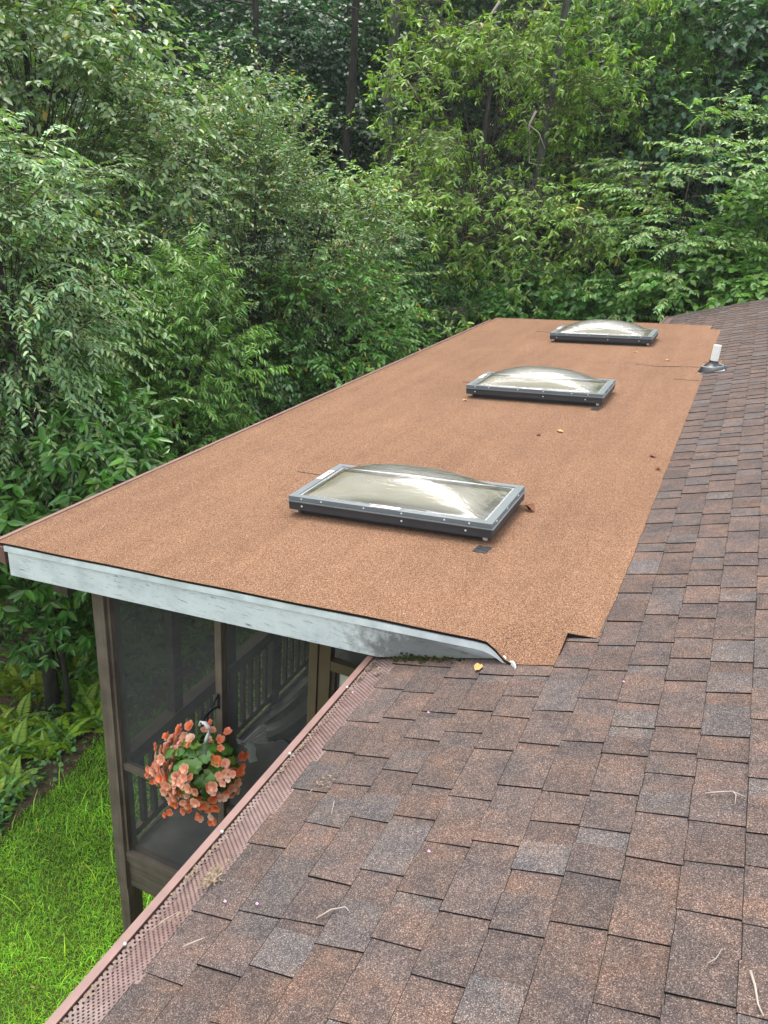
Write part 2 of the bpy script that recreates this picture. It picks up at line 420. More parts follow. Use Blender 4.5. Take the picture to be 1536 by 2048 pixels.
# ground sheet
gu = np.linspace(-160, 160, 161); gv = np.linspace(-120, 200, 161)
GU, GV = np.meshgrid(gu, gv); GZ = terrain(GU, GV)
gverts = np.stack([GU.ravel(), GV.ravel(), GZ.ravel()], 1)
ii = np.arange(160 * 160); r_, c_ = ii // 160, ii % 160; b_ = r_ * 161 + c_
gq = np.stack([b_, b_ + 1, b_ + 162, b_ + 161], 1)
link('ground', np_mesh('ground', gverts, gq, M['ground'], smooth=True), kind='structure')
# leaf litter and soil under the trees, edge along the lawn
def edge_u(v): return -5.52 + .10 * math.sin(v * 2.1) + .06 * math.sin(v * 5.3 + 1)
mb = MB(); vsx = [i * .25 - 6 for i in range(165)]
us = [0, .12, .4, 1.0, 2.0, 4.0, 8.0, 14.0, 24.0]
for v in vsx:
    for k, d in enumerate(us):
        uu = edge_u(v) - d
        mb.v.append((uu, v, float(terrain(uu, v)) + .012 + (.0 if k == 0 else .025 + .02 * math.sin(v * 7 + d * 9))))
nk = len(us)
for i in range(len(vsx) - 1):
    for k in range(nk - 1):
        a = i * nk + k; mb.f.append((a, a + nk, a + nk + 1, a + 1)); mb.mi.append(0); mb.t.append(None)
link('soil_bed', mb.mesh('soil_bed', M['soil'], True), kind='structure')

# ------------------------------------------------------------------ house with shingled roof
house = thing('house', 'brown house with a weathered brown shingle roof and perforated eave gutter', 'house', (0, 6.5, 0))
U_EAVE, U_RIDGE = -1.075, 4.0
mb = MB()
def pl(u, v, n): return (u - n * SINS, v, zs(u) + n * COSS)
mb.hexa([pl(U_EAVE, -2, -.16), pl(U_RIDGE, -2, -.16), pl(U_RIDGE, HOUSE_END - .02, -.16), pl(U_EAVE, HOUSE_END - .02, -.16),
         pl(U_EAVE, -2, -.004), pl(U_RIDGE, -2, -.004), pl(U_RIDGE, HOUSE_END - .02, -.004), pl(U_EAVE, HOUSE_END - .02, -.004)], 0)
ridge_z = zs(U_RIDGE)
mb.hexa([(U_RIDGE, -2, ridge_z - .17), (9.1, -2, zs(-1.1) - .17), (9.1, HOUSE_END - .02, zs(-1.1) - .17), (U_RIDGE, HOUSE_END - .02, ridge_z - .17),
         (U_RIDGE, -2, ridge_z), (9.1, -2, zs(-1.1)), (9.1, HOUSE_END - .02, zs(-1.1)), (U_RIDGE, HOUSE_END - .02, ridge_z)], 0, (.16, .11, .09))
roof = link('roof', mb.mesh('roof', M['shingle']), house)
mb = MB(); mb.box(-.62, 8.4, -1.6, HOUSE_END - .3, 0, zs(-1.1) - .05)
link('wall', mb.mesh('wall', M['siding']), house)
mb = MB(); mb.box(-1.06, -.60, -1.98, HOUSE_END - .05, zs(-1.1) - .16, zs(-1.1) - .14)
link('soffit', mb.mesh('soffit', M['siding']), house)
mb = MB(); mb.hexa([pl(U_EAVE - .02, HOUSE_END, -.2), pl(U_RIDGE, HOUSE_END, -.2), pl(U_RIDGE, HOUSE_END + .03, -.2), pl(U_EAVE - .02, HOUSE_END + .03, -.2),
                    pl(U_EAVE - .02, HOUSE_END, -.012), pl(U_RIDGE, HOUSE_END, -.012), pl(U_RIDGE, HOUSE_END + .03, -.012), pl(U_EAVE - .02, HOUSE_END + .03, -.012)])
link('rake_board', mb.mesh('rake_board', M['wood_v']), house)

# shingles: laid in courses along the eave, laminated teeth over a lower strip
EXPO = 0.1435
S0 = UB / COSS - 0.0
def sp(s, v, n):       # s along the slope, n off the slope
    return (s * COSS - n * SINS, v, HC - 1.65 + s * SINS + n * COSS)
PAL = [((.100, .077, .068), 7), ((.094, .075, .069), 7), ((.107, .080, .069), 4), ((.095, .083, .079), 3), ((.090, .073, .067), 3), ((.100, .089, .086), 2), ((.114, .084, .072), 1)]
PALX = [c for c, w in PAL for _ in range(w)]
def tint():
    c = rnd.choice(PALX); k = rnd.uniform(.88, 1.14); return (c[0] * k, c[1] * k, c[2] * k)
teeth = []
under = MB()
k0 = -6; k1 = int((U_RIDGE / COSS - S0) / EXPO)
for k in range(k0, k1):
    s = S0 + k * EXPO
    v = -2.0 + rnd.uniform(-.1, .05)
    wob = [rnd.uniform(-.002, .002) for _ in range(2)]
    while v < HOUSE_END:
        gap = rnd.choice([rnd.uniform(.02, .05), rnd.uniform(.06, .11), rnd.uniform(.07, .15)])
        tooth = rnd.uniform(.08, .16) if rnd.random() < .75 else rnd.uniform(.15, .22)
        va, vb, vc = v, min(v + gap, HOUSE_END), min(v + gap + tooth, HOUSE_END)
        if k < 0:      # under the porch roof sheet: hidden, leave out
            lim = 3.02 if k < -1 else 2.97
            hi = 12.05 if k < -1 else 11.72
            if va > lim and vc < hi: v = vc; continue
            if va < lim < vc: vb = min(vb, lim); vc = lim
            if va < hi < vc: va = hi; vb = max(vb, hi)
        e = rnd.uniform(-.0015, .0015)
        # lower strip, reaches under the tooth
        lipw = rnd.uniform(.0012, .0030); l2 = rnd.uniform(.0012, .0030)
        under.add([sp(s + e, va, -.003), sp(s + e, vc, -.003), sp(s + e, vc, .0048), sp(s + e, va, .0048), sp(s + e + l2, vc, .0052), sp(s + e + lipw, va, .0052), sp(s + .158, vc, -.0005), sp(s + .158, va, -.0005)],
                  [(0, 3, 2, 1), (3, 5, 4, 2), (5, 7, 6, 4)], 0, tint())
        under.mi[-3] = 1; under.mi[-2] = 1  # the lip's dark colour stands in for course-line shade and dirt
        if vc - vb > .02:
            j = [rnd.uniform(-.0045, .0045) for _ in range(4)]
            e2 = rnd.uniform(-.0035, .001)
            lift = rnd.uniform(.0068, .0095)
            curl = .0022 if rnd.random() < .15 else 0
            b = [sp(s + e2, vb + j[0], .003), sp(s + .152, vb + j[1], -.001), sp(s + .152, vc + j[2], -.001), sp(s + e2, vc + j[3], .003)]
            t = [sp(s + e2, vb + j[0], lift + curl), sp(s + .150, vb + j[1], .0046), sp(s + .150, vc + j[2], .0046), sp(s + e2, vc + j[3], lift)]
            teeth.append((b + t, tint(), k, (vb + vc) / 2))
        v = vc
def tooth_mesh(mbx, p, tn):
    # bottom 0-3, top 4-7; a dark lip, painted in for shade and dirt, runs along the butt edge (4-7) of the top face
    p = [Vector(x) for x in p]; o = len(mbx.f)
    a, b = rnd.uniform(.006, .016), rnd.uniform(.006, .016); c, d = rnd.uniform(.002, .007), rnd.uniform(.0, .006)
    q0 = p[4].lerp(p[5], a) + (p[7] - p[4]) * c; q3 = p[7].lerp(p[6], b)
    q1 = p[5] + (p[6] - p[5]) * c
    mbx.add(p + [q0, q3, q1], [(8, 9, 6, 10), (4, 7, 9, 8), (4, 8, 10, 5), (0, 4, 5, 1), (1, 5, 6, 2), (2, 6, 7, 3), (3, 7, 4, 0)], 1, tn)
    mbx.mi[o] = 0
scored = []
for i, (p, tn, k, vm) in enumerate(teeth):
    q = [project(p[a]) for a in (4, 5, 6, 7)]
    if any(x is None for x in q): continue
    cxm = sum(x[0] for x in q) / 4; cym = sum(x[1] for x in q) / 4
    if not (-40 < cxm < 1560 and 0 < cym < 2075): continue
    ar = abs(sum(q[a][0] * q[(a + 1) % 4][1] - q[(a + 1) % 4][0] * q[a][1] for a in range(4))) / 2
    scored.append((ar, i))
scored.sort(reverse=True)
single = set(i for _, i in scored[:298])
rest = MB()
for i, (p, tn, k, vm) in enumerate(teeth):
    if i in single:
        mb = MB(); c = Vector(p[4]).lerp(Vector(p[6]), .5)
        tooth_mesh(mb, [Vector(x) - c for x in p], tn)
        o = link('shingle', mb.mesh('shingle', [M['shingle'], M['asphalt']]), roof)
        o.location = c
    else: tooth_mesh(rest, p, tn)
link('shingle_field', rest.mesh('shingle_field', [M['shingle'], M['asphalt']]), roof, kind='stuff')
link('shingle_strip', under.mesh('shingle_strip', [M['shingle'], M['asphalt']]), roof, kind='stuff')

# eave gutter with perforated guard
def gutter(parent, u_in, u_out, ztop, v0, v1, guard_to=None):
    mb = MB(); t = .004; h = .105
    def wall(u0, u1, za, zb): mb.box(u0, u1, v0, v1, za, zb)
    wall(u_out, u_out + t, ztop - h * .7, ztop)                     # front
    mb.hexa([(u_out, v0, ztop - h * .7 - t), (u_in, v0, ztop - h), (u_in, v1, ztop - h), (u_out, v1, ztop - h * .7 - t),
             (u_out, v0, ztop - h * .7 - .0005), (u_in, v0, ztop - h + t), (u_in, v1, ztop - h + t), (u_out, v1, ztop - h * .7 - .0005)])
    wall(u_in - t, u_in - .0005, ztop - h + .006, ztop - .01)
    g = link('gutter', mb.mesh('gutter', M['gutter']), parent)
    mb = MB(); mb.box(u_out - .012, u_out + .014, v0 - .002, v1 + .002, ztop + .0005, ztop + .008); mb.box(u_out - .016, u_out - .004, v0 - .002, v1 + .002, ztop - .022, ztop - .0005)
    link('lip', mb.mesh('lip', M['gutter']), g)
    for vv in (v0 - .006, v1):
        mb = MB(); mb.hexa([(u_out - .004, vv, ztop - h * .72), (u_in, vv, ztop - h - .002), (u_in, vv + .006, ztop - h - .002), (u_out - .004, vv + .006, ztop - h * .72),
                            (u_out - .004, vv, ztop + .004), (u_in, vv, ztop + .004), (u_in, vv + .006, ztop + .004), (u_out - .004, vv + .006, ztop + .004)])
        link('end_cap', mb.mesh('end_cap', M['gutter']), g)
    return g
GZT = zs(-1.167)
g1 = gutter(house, -1.055, -1.185, GZT, -2.0, V_NEAR + .085)
g2 = gutter(house, -1.055, -1.185, GZT, V_FAR + .25, HOUSE_END + .02)
vseg = [-2.0, .15, 1.19, 2.09, V_NEAR + .075]
for a, b in zip(vseg[:-1], vseg[1:]):
    mb = MB(); z0, z1 = GZT - .002, zs(-1.04) + .004
    n = 6; vs_ = []
    prof = [(-1.168, z0), (-1.150, z0 - .004), (-1.10, (z0 + z1) / 2 - .002), (-1.05, z1 - .002), (-1.02, z1 + .003)]
    for (u, z) in prof: vs_ += [(u, a, z), (u, b - .002, z + .0015)]
    mb.add(vs_, [(2 * i, 2 * i + 1, 2 * i + 3, 2 * i + 2) for i in range(len(prof) - 1)])
    link('gutter_guard', mb.mesh('gutter_guard', M['guard']), g1)
mb = MB(); z0 = GZT - .002
mb.add([(-1.168, V_FAR + .25, z0), (-1.03, V_FAR + .25, zs(-1.04)), (-1.03, HOUSE_END, zs(-1.04)), (-1.168, HOUSE_END, z0)], [(0, 1, 2, 3)])
link('gutter_guard', mb.mesh('gutter_guard', M['guard']), g2)
sc_me = MB().lathe([(0, .004), (.004, .0035), (.006, 0), (.006, -.003)], 8).mesh('screw', M['steel'], True)
for v in (1.16, 1.62, 2.05, 2.52, .72):
    link('screw', sc_me, g1).location = (-1.171, v, GZT + .009)

# ------------------------------------------------------------------ screened porch
porch = thing('screened_porch', 'brown screened porch with an orange low-slope roof and white fascia', 'porch', (-2.2, 7.4, 0))
# roof sheet as a grid so that it can roll down to the shingles at its near corner
def right_edge(v):
    if v < 2.955: return -.372
    if v > 11.72: return -.372
    if 8.62 < v < 9.25: return -.10
    return UB + .012
def sstep(x): x = max(0, min(1, x)); return x * x * (3 - 2 * x)
def sheet_z(u, v):
    z = zl(u) + .004
    if u > -.68 and v < 2.96 and u < UB:
        f = sstep((u + .66) / .13) * sstep((2.95 - v) / .17)
        z = z * (1 - f) + (zs(u) + .009) * f
    if u > UB: z = zs(u) + (.002 if u < UB + .02 else .0145)
    z += .0022 * math.sin(u * 2.2 + 1.1) * math.sin(v * 1.35) + .0012 * math.sin(v * 6.1 + u * 3)
    # wrinkle lines
    if -1.4 < u < -.25: z += .008 * math.exp(-((v - 8.95 - .06 * math.sin(u * 5)) / .035) ** 2)
    return z
vlist = sorted(set([2.725, 2.74, V_NEAR, 2.85, 2.954, 2.956, 3.1, 11.715, 11.725, V_FAR, 8.615, 8.625, 9.245, 9.255, 8.88, 8.91, 8.94, 8.97, 9.0, 9.03] + [3.0 + .13 * i for i in range(70)]))
vlist = [v for v in vlist if v <= V_FAR]
NU = 44
mb = MB(); grid = []
for v in vlist:
    ur = right_edge(v); row = []
    for i in range(NU + 1):
        t = i / NU; u = U_LEFT + (ur - U_LEFT) * (1 - (1 - t) ** 1.6)
        vv = v
        if v < V_NEAR: vv = V_NEAR - (V_NEAR - v) * sstep((u + .72) / .2)
        row.append(len(mb.v)); mb.v.append((u, vv + (.0025 * math.sin(u * 9) if v <= V_NEAR else 0), sheet_z(u, vv)))
    grid.append(row)
for a, b in zip(grid[:-1], grid[1:]):
    for i in range(NU):
        cu = (mb.v[a[i]][0] + mb.v[a[i + 1]][0]) / 2; cv = (mb.v[a[i]][1] + mb.v[b[i]][1]) / 2
        if abs(cu + 1.548) < .46 and min(abs(cv - q) for q in (4.03, 7.19, 10.42)) < .17: continue       # light wells under the skylights
        mb.f.append((a[i], a[i + 1], b[i + 1], b[i])); mb.mi.append(0); mb.t.append(None)
def skirt(idx, d=.012):
    o = len(mb.v)
    for i in idx: p = mb.v[i]; mb.v.append((p[0], p[1], p[2] - d))
    for q in range(len(idx) - 1):
        mb.f.append((idx[q], idx[q + 1], o + q + 1, o + q)); mb.mi.append(1); mb.t.append(None)
skirt(grid[0]); skirt(grid[-1][::-1]); skirt([r[0] for r in grid]); skirt([r[-1] for r in grid])
link('roof_sheet', mb.mesh('roof_sheet', [M['membrane'], M['bitumen']], True), porch)
for (pts_) in ([(-2.52, 4.42), (-2.35, 4.41), (-2.17, 4.36)], [(-2.41, 7.50), (-2.28, 7.49), (-2.16, 7.47)], [(-2.53, 10.89), (-2.35, 10.86), (-2.16, 10.80)], [(-.95, 8.93), (-.72, 8.86), (-.5, 8.90), (-.28, 8.97)], [(-.50, 8.28), (-.38, 8.27), (-.25, 8.28)]):
    mbs = MB(); mbs.tube([(u, v, sheet_z(u, v) + .001) for u, v in pts_], .0028, 5)
    link('lap_seam', mbs.mesh('lap_seam', M['bitumen']), porch)
def lowslab(u0, u1, v0, v1, d0, d1, m=0, mbx=None):
    mbx = mbx or MB()
    return mbx.hexa([(u0, v0, zl(u0) - d1), (u1, v0, zl(u1) - d1), (u1, v1, zl(u1) - d1), (u0, v1, zl(u0) - d1),
                     (u0, v0, zl(u0) - d0), (u1, v0, zl(u1) - d0), (u1, v1, zl(u1) - d0), (u0, v1, zl(u0) - d0)], m)
cm = lowslab(U_LEFT + .06, -1.92, V_NEAR + .05, V_FAR - .03, .02, .16)
vv_ = [V_NEAR + .05, 3.83, 4.23, 6.99, 7.39, 10.22, 10.62, V_FAR - .03]
for q in range(0, 8, 2): lowslab(-1.919, -1.2, vv_[q], vv_[q + 1], .02, .16, 0, cm)
link('ceiling', cm.mesh('ceiling', M['ceiling']), porch)
# white fascia board, cut to the house roof where they meet
mb = MB(); un = [-3.40 + i * (2.70 / 24) for i in range(25)] + [-.66, -.62, -.585, -.55]
def drip_top(u):
    return zl(u) - .012 - (.05 * max(0, (u + .70) / .15) ** 2.0 if u > -.70 else 0)
for u in un:
    top = drip_top(u) - (.004 if u > -.69 else 0); bot = max(zl(u) - .197, zs(u) + .012) if u > -1.10 else zl(u) - .197
    if bot > top - .006: bot = top - .006
    mb.v += [(u, 2.772, bot), (u, 2.772, top), (u, 2.80, top), (u, 2.80, bot)]
for i in range(len(un) - 1):
    a, b = 4 * i, 4 * i + 4
    for q in ((0, 1), (1, 2), (2, 3), (3, 0)):
        mb.f.append((a + q[0], b + q[0], b + q[1], a + q[1])); mb.mi.append(0); mb.t.append(None)
mb.f += [(0, 1, 2, 3), (len(mb.v) - 1, len(mb.v) - 2, len(mb.v) - 3, len(mb.v) - 4)]; mb.mi += [0, 0]; mb.t += [None, None]
fas = link('fascia', mb.mesh('fascia', M['fascia']), porch)
# white metal drip edge, curling down onto the shingles at its end
pts = [(u, 2.762, zl(u) - .012) for u in [-3.415 + .1 * i for i in range(28)]]
pts += [(u, 2.762 - .03 * ((u + .70) / .17) ** 2, drip_top(u)) for u in (-.67, -.64, -.61, -.58, -.555)] + [(-.535, 2.722, zs(-.535) + .026), (-.522, 2.705, zs(-.522) + .020), (-.514, 2.690, zs(-.514) + .016)]
mb = MB()
for (u, v, z) in pts:
    hh = max(.007, min(.034, z - zs(u) - .004)); mb.v += [(u, v, z - hh), (u, v, z), (u, v + .008, z), (u, v + .008, z - hh)]
for i in range(len(pts) - 1):
    a, b = 4 * i, 4 * i + 4
    for q in ((0, 1), (1, 2), (2, 3), (3, 0)):
        mb.f.append((a + q[0], b + q[0], b + q[1], a + q[1])); mb.mi.append(0); mb.t.append(None)
mb.f.append((len(mb.v) - 4, len(mb.v) - 3, len(mb.v) - 2, len(mb.v) - 1)); mb.mi.append(0); mb.t.append(None)
link('drip_edge', mb.mesh('drip_edge', M['drip']), porch)
mb = lowslab(-3.4, -.8, V_FAR - .03, V_FAR - .005, .02, .19); link('fascia', mb.mesh('fascia', M['drip']), porch)
mb = lowslab(U_LEFT + .02, U_LEFT + .05, V_NEAR + .05, V_FAR - .04, .02, .19); link('eave_board', mb.mesh('eave_board', M['wood_v']), porch)
# outer gutter along the low eave
zg = zl(U_LEFT) - .004
g3 = gutter(porch, U_LEFT + .018, U_LEFT - .085, zg - .036, V_NEAR + .03, V_FAR - .02)
# floor, beams, posts
FL = HC - 4.46; XW = 3.1; UL = -3.05
def bx(*a): return MB().box(*a)
link('floor', bx(-3.02, -.64, XW + .04, 11.8, FL - .05, FL).mesh('floor', M['deckwood']), porch)
link('floor_beam', bx(-3.01, -.64, XW - .01, XW + .03, FL - .29, FL + .0).mesh('floor_beam', M['wood_u']), porch)
link('sill', bx(-3.03, -1.66, XW - .03, XW + .06, FL + .002, FL + .042).mesh('sill', M['wood_u']), porch)
link('sill_trim', bx(-3.015, -1.66, XW - .024, XW - .012, FL - .05, FL + .0).mesh('sill_trim', M['wood_u']), porch)
link('floor_beam', bx(-3.06, -3.022, XW + .1, 11.8, FL - .29, FL + .0).mesh('floor_beam', M['wood_v']), porch)
# top plate of the end wall, under the sloping roof
mb = lowslab(-3.28, -.9, XW - .02, XW + .06, .165, .30); link('header_beam', mb.mesh('header_beam', M['wood_u']), porch)
mb = lowslab(-3.08, -3.02, XW + .08, 11.8, .165, .30); link('header_beam', mb.mesh('header_beam', M['wood_v']), porch)
link('eave_beam', bx(-3.415, -3.305, XW - .03, 11.8, HC - 2.50, HC - 2.31).mesh('eave_beam', M['wood_v']), porch)
def post(u0, u1, v0, v1, z0, z1, name='post', m='wood'): return link(name, bx(u0, u1, v0, v1, z0, z1).mesh(name, M[m]), porch)
zt = lambda u: zl(u) - .18
post(-3.10, -3.015, XW - .045, XW + .085, FL - .30, zt(-3.1), 'corner_post')
post(-3.095, -3.02, XW - .035, XW + .10, 0, FL - .302, 'corner_post')
link('post_trim', bx(-3.014, -2.996, XW - .02, XW + .06, FL + .044, zt(-3.0)).mesh('post_trim', M['wood']), porch)
post(-2.246, -2.204, XW - .03, XW + .04, FL + .044, zt(-2.24), 'mullion')
post(-1.655, -1.605, XW - .03, XW + .05, FL + .002, zt(-1.64), 'mullion', 'doorbrown')
RAIL = HC - 3.66
for (a, b) in ((-2.99, -2.248), (-2.202, -1.657)):
    link('rail', bx(a, b, XW - .012, XW + .03, RAIL - .045, RAIL).mesh('rail', M['wood_u']), porch)
    mb = MB(); d = .30
    mb.add([(a, XW + .008, RAIL + .001), (b, XW + .008, RAIL + .001), (b, XW + .008, zl(b) - d), (a, XW + .008, zl(a) - d)], [(0, 1, 2, 3)])
    link('screen', mb.mesh('screen', M['screen']), porch)
    mb = MB(); mb.add([(a, XW + .008, FL + .043), (b, XW + .008, FL + .043), (b, XW + .008, RAIL - .046), (a, XW + .008, RAIL - .046)], [(0, 1, 2, 3)])
    link('screen', mb.mesh('screen', M['screen']), porch)
# long outer wall
pv = [3.70 + .66 * i for i in range(13)]
for i, v in enumerate(pv):
    post(-3.085, -3.022, v - .045, v + .045, FL, zt(-3.05), 'post', 'wood_v')
edges = [XW + .09] + pv
link('top_rail', bx(-3.10, -3.005, XW + .09, 11.7, RAIL - .03, RAIL + .01).mesh('top_rail', M['wood_v']), porch)
link('top_rail', bx(-3.07, -3.03, XW + .09, 11.7, RAIL - .13, RAIL - .032).mesh('top_rail', M['wood_v']), porch)
link('bottom_rail', bx(-3.07, -3.03, XW + .09, 11.7, FL + .06, FL + .12).mesh('bottom_rail', M['wood_v']), porch)
bal = bx(-.018, .018, -.019, .019, 0, RAIL - FL - .25).mesh('baluster', M['wood_v'])
for i in range(76):
    v = XW + .2 + i * .112
    o = link('baluster', bal, porch); o.location = (-3.045, v, FL + .121)
mb = MB(); mb.add([(-3.095, XW + .1, RAIL + .012), (-3.095, 11.7, RAIL + .012), (-3.095, 11.7, zl(-3.1) - .3), (-3.095, XW + .1, zl(-3.1) - .3)], [(0, 1, 2, 3)])
link('screen', mb.mesh('screen', M['screen']), porch)
# screen door in the end wall
door = link('door', bx(-1.60, -1.535, XW - .02, XW + .03, FL + .01, zl(-1.6) - .31).mesh('door', M['doorbrown']), porch)
dz = HC - 2.385
link('door_rail', bx(-1.534, -.95, XW - .018, XW + .028, dz - .032, dz + .026).mesh('door_rail', M['doorbrown']), door)
link('door_stile', bx(-.948, -.88, XW - .02, XW + .03, FL + .01, zl(-.9) - .31).mesh('door_stile', M['doorbrown']), door)
link('door_panel', bx(-1.50, -.95, XW + .03, XW + .05, FL + .3, dz - .034).mesh('door_panel', M['whitepanel']), door)
link('glass_stop', bx(-1.534, -1.512, XW - .005, XW + .028, FL + .3, dz - .036).mesh('glass_stop', M['wood_v']), door)
mb = MB(); mb.add([(-1.534, XW + .012, dz + .036), (-.95, XW + .012, dz + .036), (-.95, XW + .012, zl(-.95) - .3), (-1.534, XW + .012, zl(-1.534) - .3)], [(0, 1, 2, 3)])
link('screen', mb.mesh('screen', M['screen']), door)

# ------------------------------------------------------------------ skylights
def ring(mb, w, d, iw, idp, z0, z1, mi=0):
    o = [(-w, -d), (w, -d), (w, d), (-w, d)]; n = [(-iw, -idp), (iw, -idp), (iw, idp), (-iw, idp)]
    vs_ = [(x, y, z0) for x, y in o] + [(x, y, z1) for x, y in o] + [(x, y, z0) for x, y in n] + [(x, y, z1) for x, y in n]
    fs = []
    for i in range(4):
        j = (i + 1) % 4
        fs += [(i, j, 4 + j, 4 + i), (8 + j, 8 + i, 12 + i, 12 + j), (4 + i, 4 + j, 12 + j, 12 + i), (i, 8 + i, 8 + j, j)]
    return mb.add(vs_, fs, mi)
HW, HD = .625, .332
sk_me = {}
sk_me['curb'] = ring(MB(), HW - .06, HD - .06, HW - .10, HD - .10, -.02, .040).mesh('curb', M['frame_dark'])
sk_me['lower_frame'] = ring(MB(), HW - .01, HD - .01, HW - .05, HD - .05, .041, .090).mesh('lower_frame', M['frame_dark'])
mb = ring(MB(), HW, HD, HW - .05, HD - .05, .0905, .096); ring(mb, HW - .010, HD - .010, HW - .056, HD - .052, .0965, .122)
sk_me['upper_frame'] = mb.mesh('upper_frame', M['frame'])
mb = ring(MB(), HW - .0565, HD - .0525, HW - .068, HD - .064, .097, .116); sk_me['gasket'] = mb.mesh('gasket', M['steel'])
def pane(z, w, d, H, nx, ny, pw=.62, pv=None):
    mb = MB()
    def bell(t, q):
        e = min(1, (1 - abs(t)) / .14); return (1 - abs(t) ** q) * e * e * (3 - 2 * e)
    for j in range(ny + 1):
        for i in range(nx + 1):
            a, b = -1 + 2 * i / nx, -1 + 2 * j / ny
            mb.v.append((a * w, b * d, z + H * bell(a, pw) * bell(b, pv or pw)))
    for j in range(ny):
        for i in range(nx):
            q = j * (nx + 1) + i; mb.f.append((q, q + 1, q + nx + 2, q + nx + 1)); mb.mi.append(0); mb.t.append(None)
    return mb
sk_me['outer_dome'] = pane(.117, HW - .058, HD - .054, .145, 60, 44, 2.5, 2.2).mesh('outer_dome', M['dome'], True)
sk_me['inner_dome'] = pane(.096, HW - .06, HD - .06, .016, 30, 20, 2.5).mesh('inner_dome', M['beige'], True)
st = MB(); st.box(-.075, .10, -.035, 0, 0, .001); st.box(-.055, -.005, -.02, -.006, .0011, .0016, 1)
sk_me['sticker'] = st.mesh('sticker', [M['sticker'], M['red']])
screw_front = MB().lathe([(0, .006), (.004, .005), (.007, 0)], 8).mesh('screw', M['steel'], True)
clip_me = MB().box(-.012, .012, -.006, .006, -.02, .0).mesh('clip', M['steel'])
def skylight(v, label):
    u = -1.548; z = zl(u)
    t = thing('skylight', label, 'skylight', (u, v, z), (0, -math.radians(5.8), 0), 'dome skylights along the porch roof')
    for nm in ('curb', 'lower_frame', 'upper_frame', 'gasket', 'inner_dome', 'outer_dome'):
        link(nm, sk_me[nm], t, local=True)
    def scr(x, y, zz, rot): link('screw', screw_front, t, local=True, loc=(x, y, zz), rot=rot)
    fr = (math.pi / 2, 0, 0); rt = (0, math.pi / 2, 0); lf = (0, -math.pi / 2, 0); bk = (-math.pi / 2, 0, 0)
    for x in (-.53, -.40, -.13, .10, .35, .49): scr(x, -HD + .012, .110, fr); scr(x, HD - .012, .110, bk)
    for x in (-.53, .10, .47): scr(x, -HD + .010, .066, fr)
    for y in (-.24, -.04, .18): scr(HW - .010, y, .110, rt); scr(-HW + .010, y, .110, lf)
    for (x, y) in ((-.575, -.305), (.575, -.305), (.59, .26), (-.59, .26)): link('clip', clip_me, t, local=True, loc=(x, y, .041))
    link('sticker', sk_me['sticker'], t, local=True, loc=(-.02, -HD + .052, .1245))
    link('sticker', sk_me['sticker'], t, local=True, loc=(-HW + .052, .10, .1245), rot=(0, 0, -math.pi / 2))
    return t
skylight(4.03, 'clear dome skylight beside the curled brown leaf, nearest the white fascia board')
skylight(7.19, 'clear dome skylight in the middle of the row of three on the orange roof')
skylight(10.42, 'clear dome skylight past the white vent pipe, at the woodland end of the row')
# bitumen patches on the sheet
def patch(u, v, w, d, label):
    mb = MB(); n = 6
    for j in range(n + 1):
        for i in range(n + 1):
            a, b = i / n - .5, j / n - .5
            uu, vv = u + a * w + .01 * b, v + b * d + .004 * math.sin(i * 2)
            mb.v.append((uu, vv, sheet_z(uu, vv) + .0035 + .0012 * math.sin(i * 3 + j * 2)))
    for j in range(n):
        for i in range(n):
            q = j * (n + 1) + i; mb.f.append((q, q + 1, q + n + 2, q + n + 1)); mb.mi.append(0); mb.t.append(None)
    link('bitumen_patch', mb.mesh('bitumen_patch', M['patch']), label=label, cat='roof patch')
patch(-.963, 3.63, .075, .08, 'small black bitumen patch in front of the skylight nearest the fascia')
patch(-.975, 6.80, .07, .08, 'small black bitumen patch in front of the middle skylight')

# ------------------------------------------------------------------ vent pipe
PU, PV = -.175, 8.72
vp = thing('vent_pipe', 'white plastic vent pipe in a black rubber boot at the edge of the orange sheet', 'vent pipe', (PU, PV, zs(PU)))
link('pipe', MB().lathe([(.038, -.02), (.038, .27), (.033, .27), (.033, .1)], 20).mesh('pipe', M['pvc'], False), vp, local=True)
mb = MB(); n = 24; rings = []
for (r, z, tilt) in ((.135, .012, 1.0), (.115, .05, .8), (.095, .058, .35), (.052, .085, .1), (.041, .105, 0), (.041, .115, 0)):
    row = []
    for k in range(n):
        a = 2 * math.pi * k / n; x, y = r * math.cos(a), r * math.sin(a)
        row.append(len(mb.v)); mb.v.append((x, y, z + x * TS * tilt))
    rings.append(row)
for a, b in zip(rings[:-1], rings[1:]):
    for k in range(n): mb.f.append((a[k], a[(k + 1) % n], b[(k + 1) % n], b[k])); mb.mi.append(0); mb.t.append(None)
link('rubber_boot', mb.mesh('rubber_boot', M['rubber'], True), vp, local=True)
mb = MB(); row = []
mb.tube([(.10 * math.cos(a) , .10 * math.sin(a), .060 + .10 * math.cos(a) * TS * .5) for a in [i * math.pi / 10 for i in range(21)]], .005, 6)
link('clamp_ring', mb.mesh('clamp_ring', M['lead'], True), vp, local=True)
mb = MB(); mb.hexa([(-.21, -.10, -.21 * TS + .018), (.12, -.14, .12 * TS + .012), (.12, .16, .12 * TS + .012), (-.21, .16, -.21 * TS + .018),
                    (-.21, -.10, -.21 * TS + .021), (.12, -.14, .12 * TS + .015), (.12, .16, .12 * TS + .015), (-.21, .16, -.21 * TS + .021)])
link('flashing', mb.mesh('flashing', M['lead']), vp, local=True)

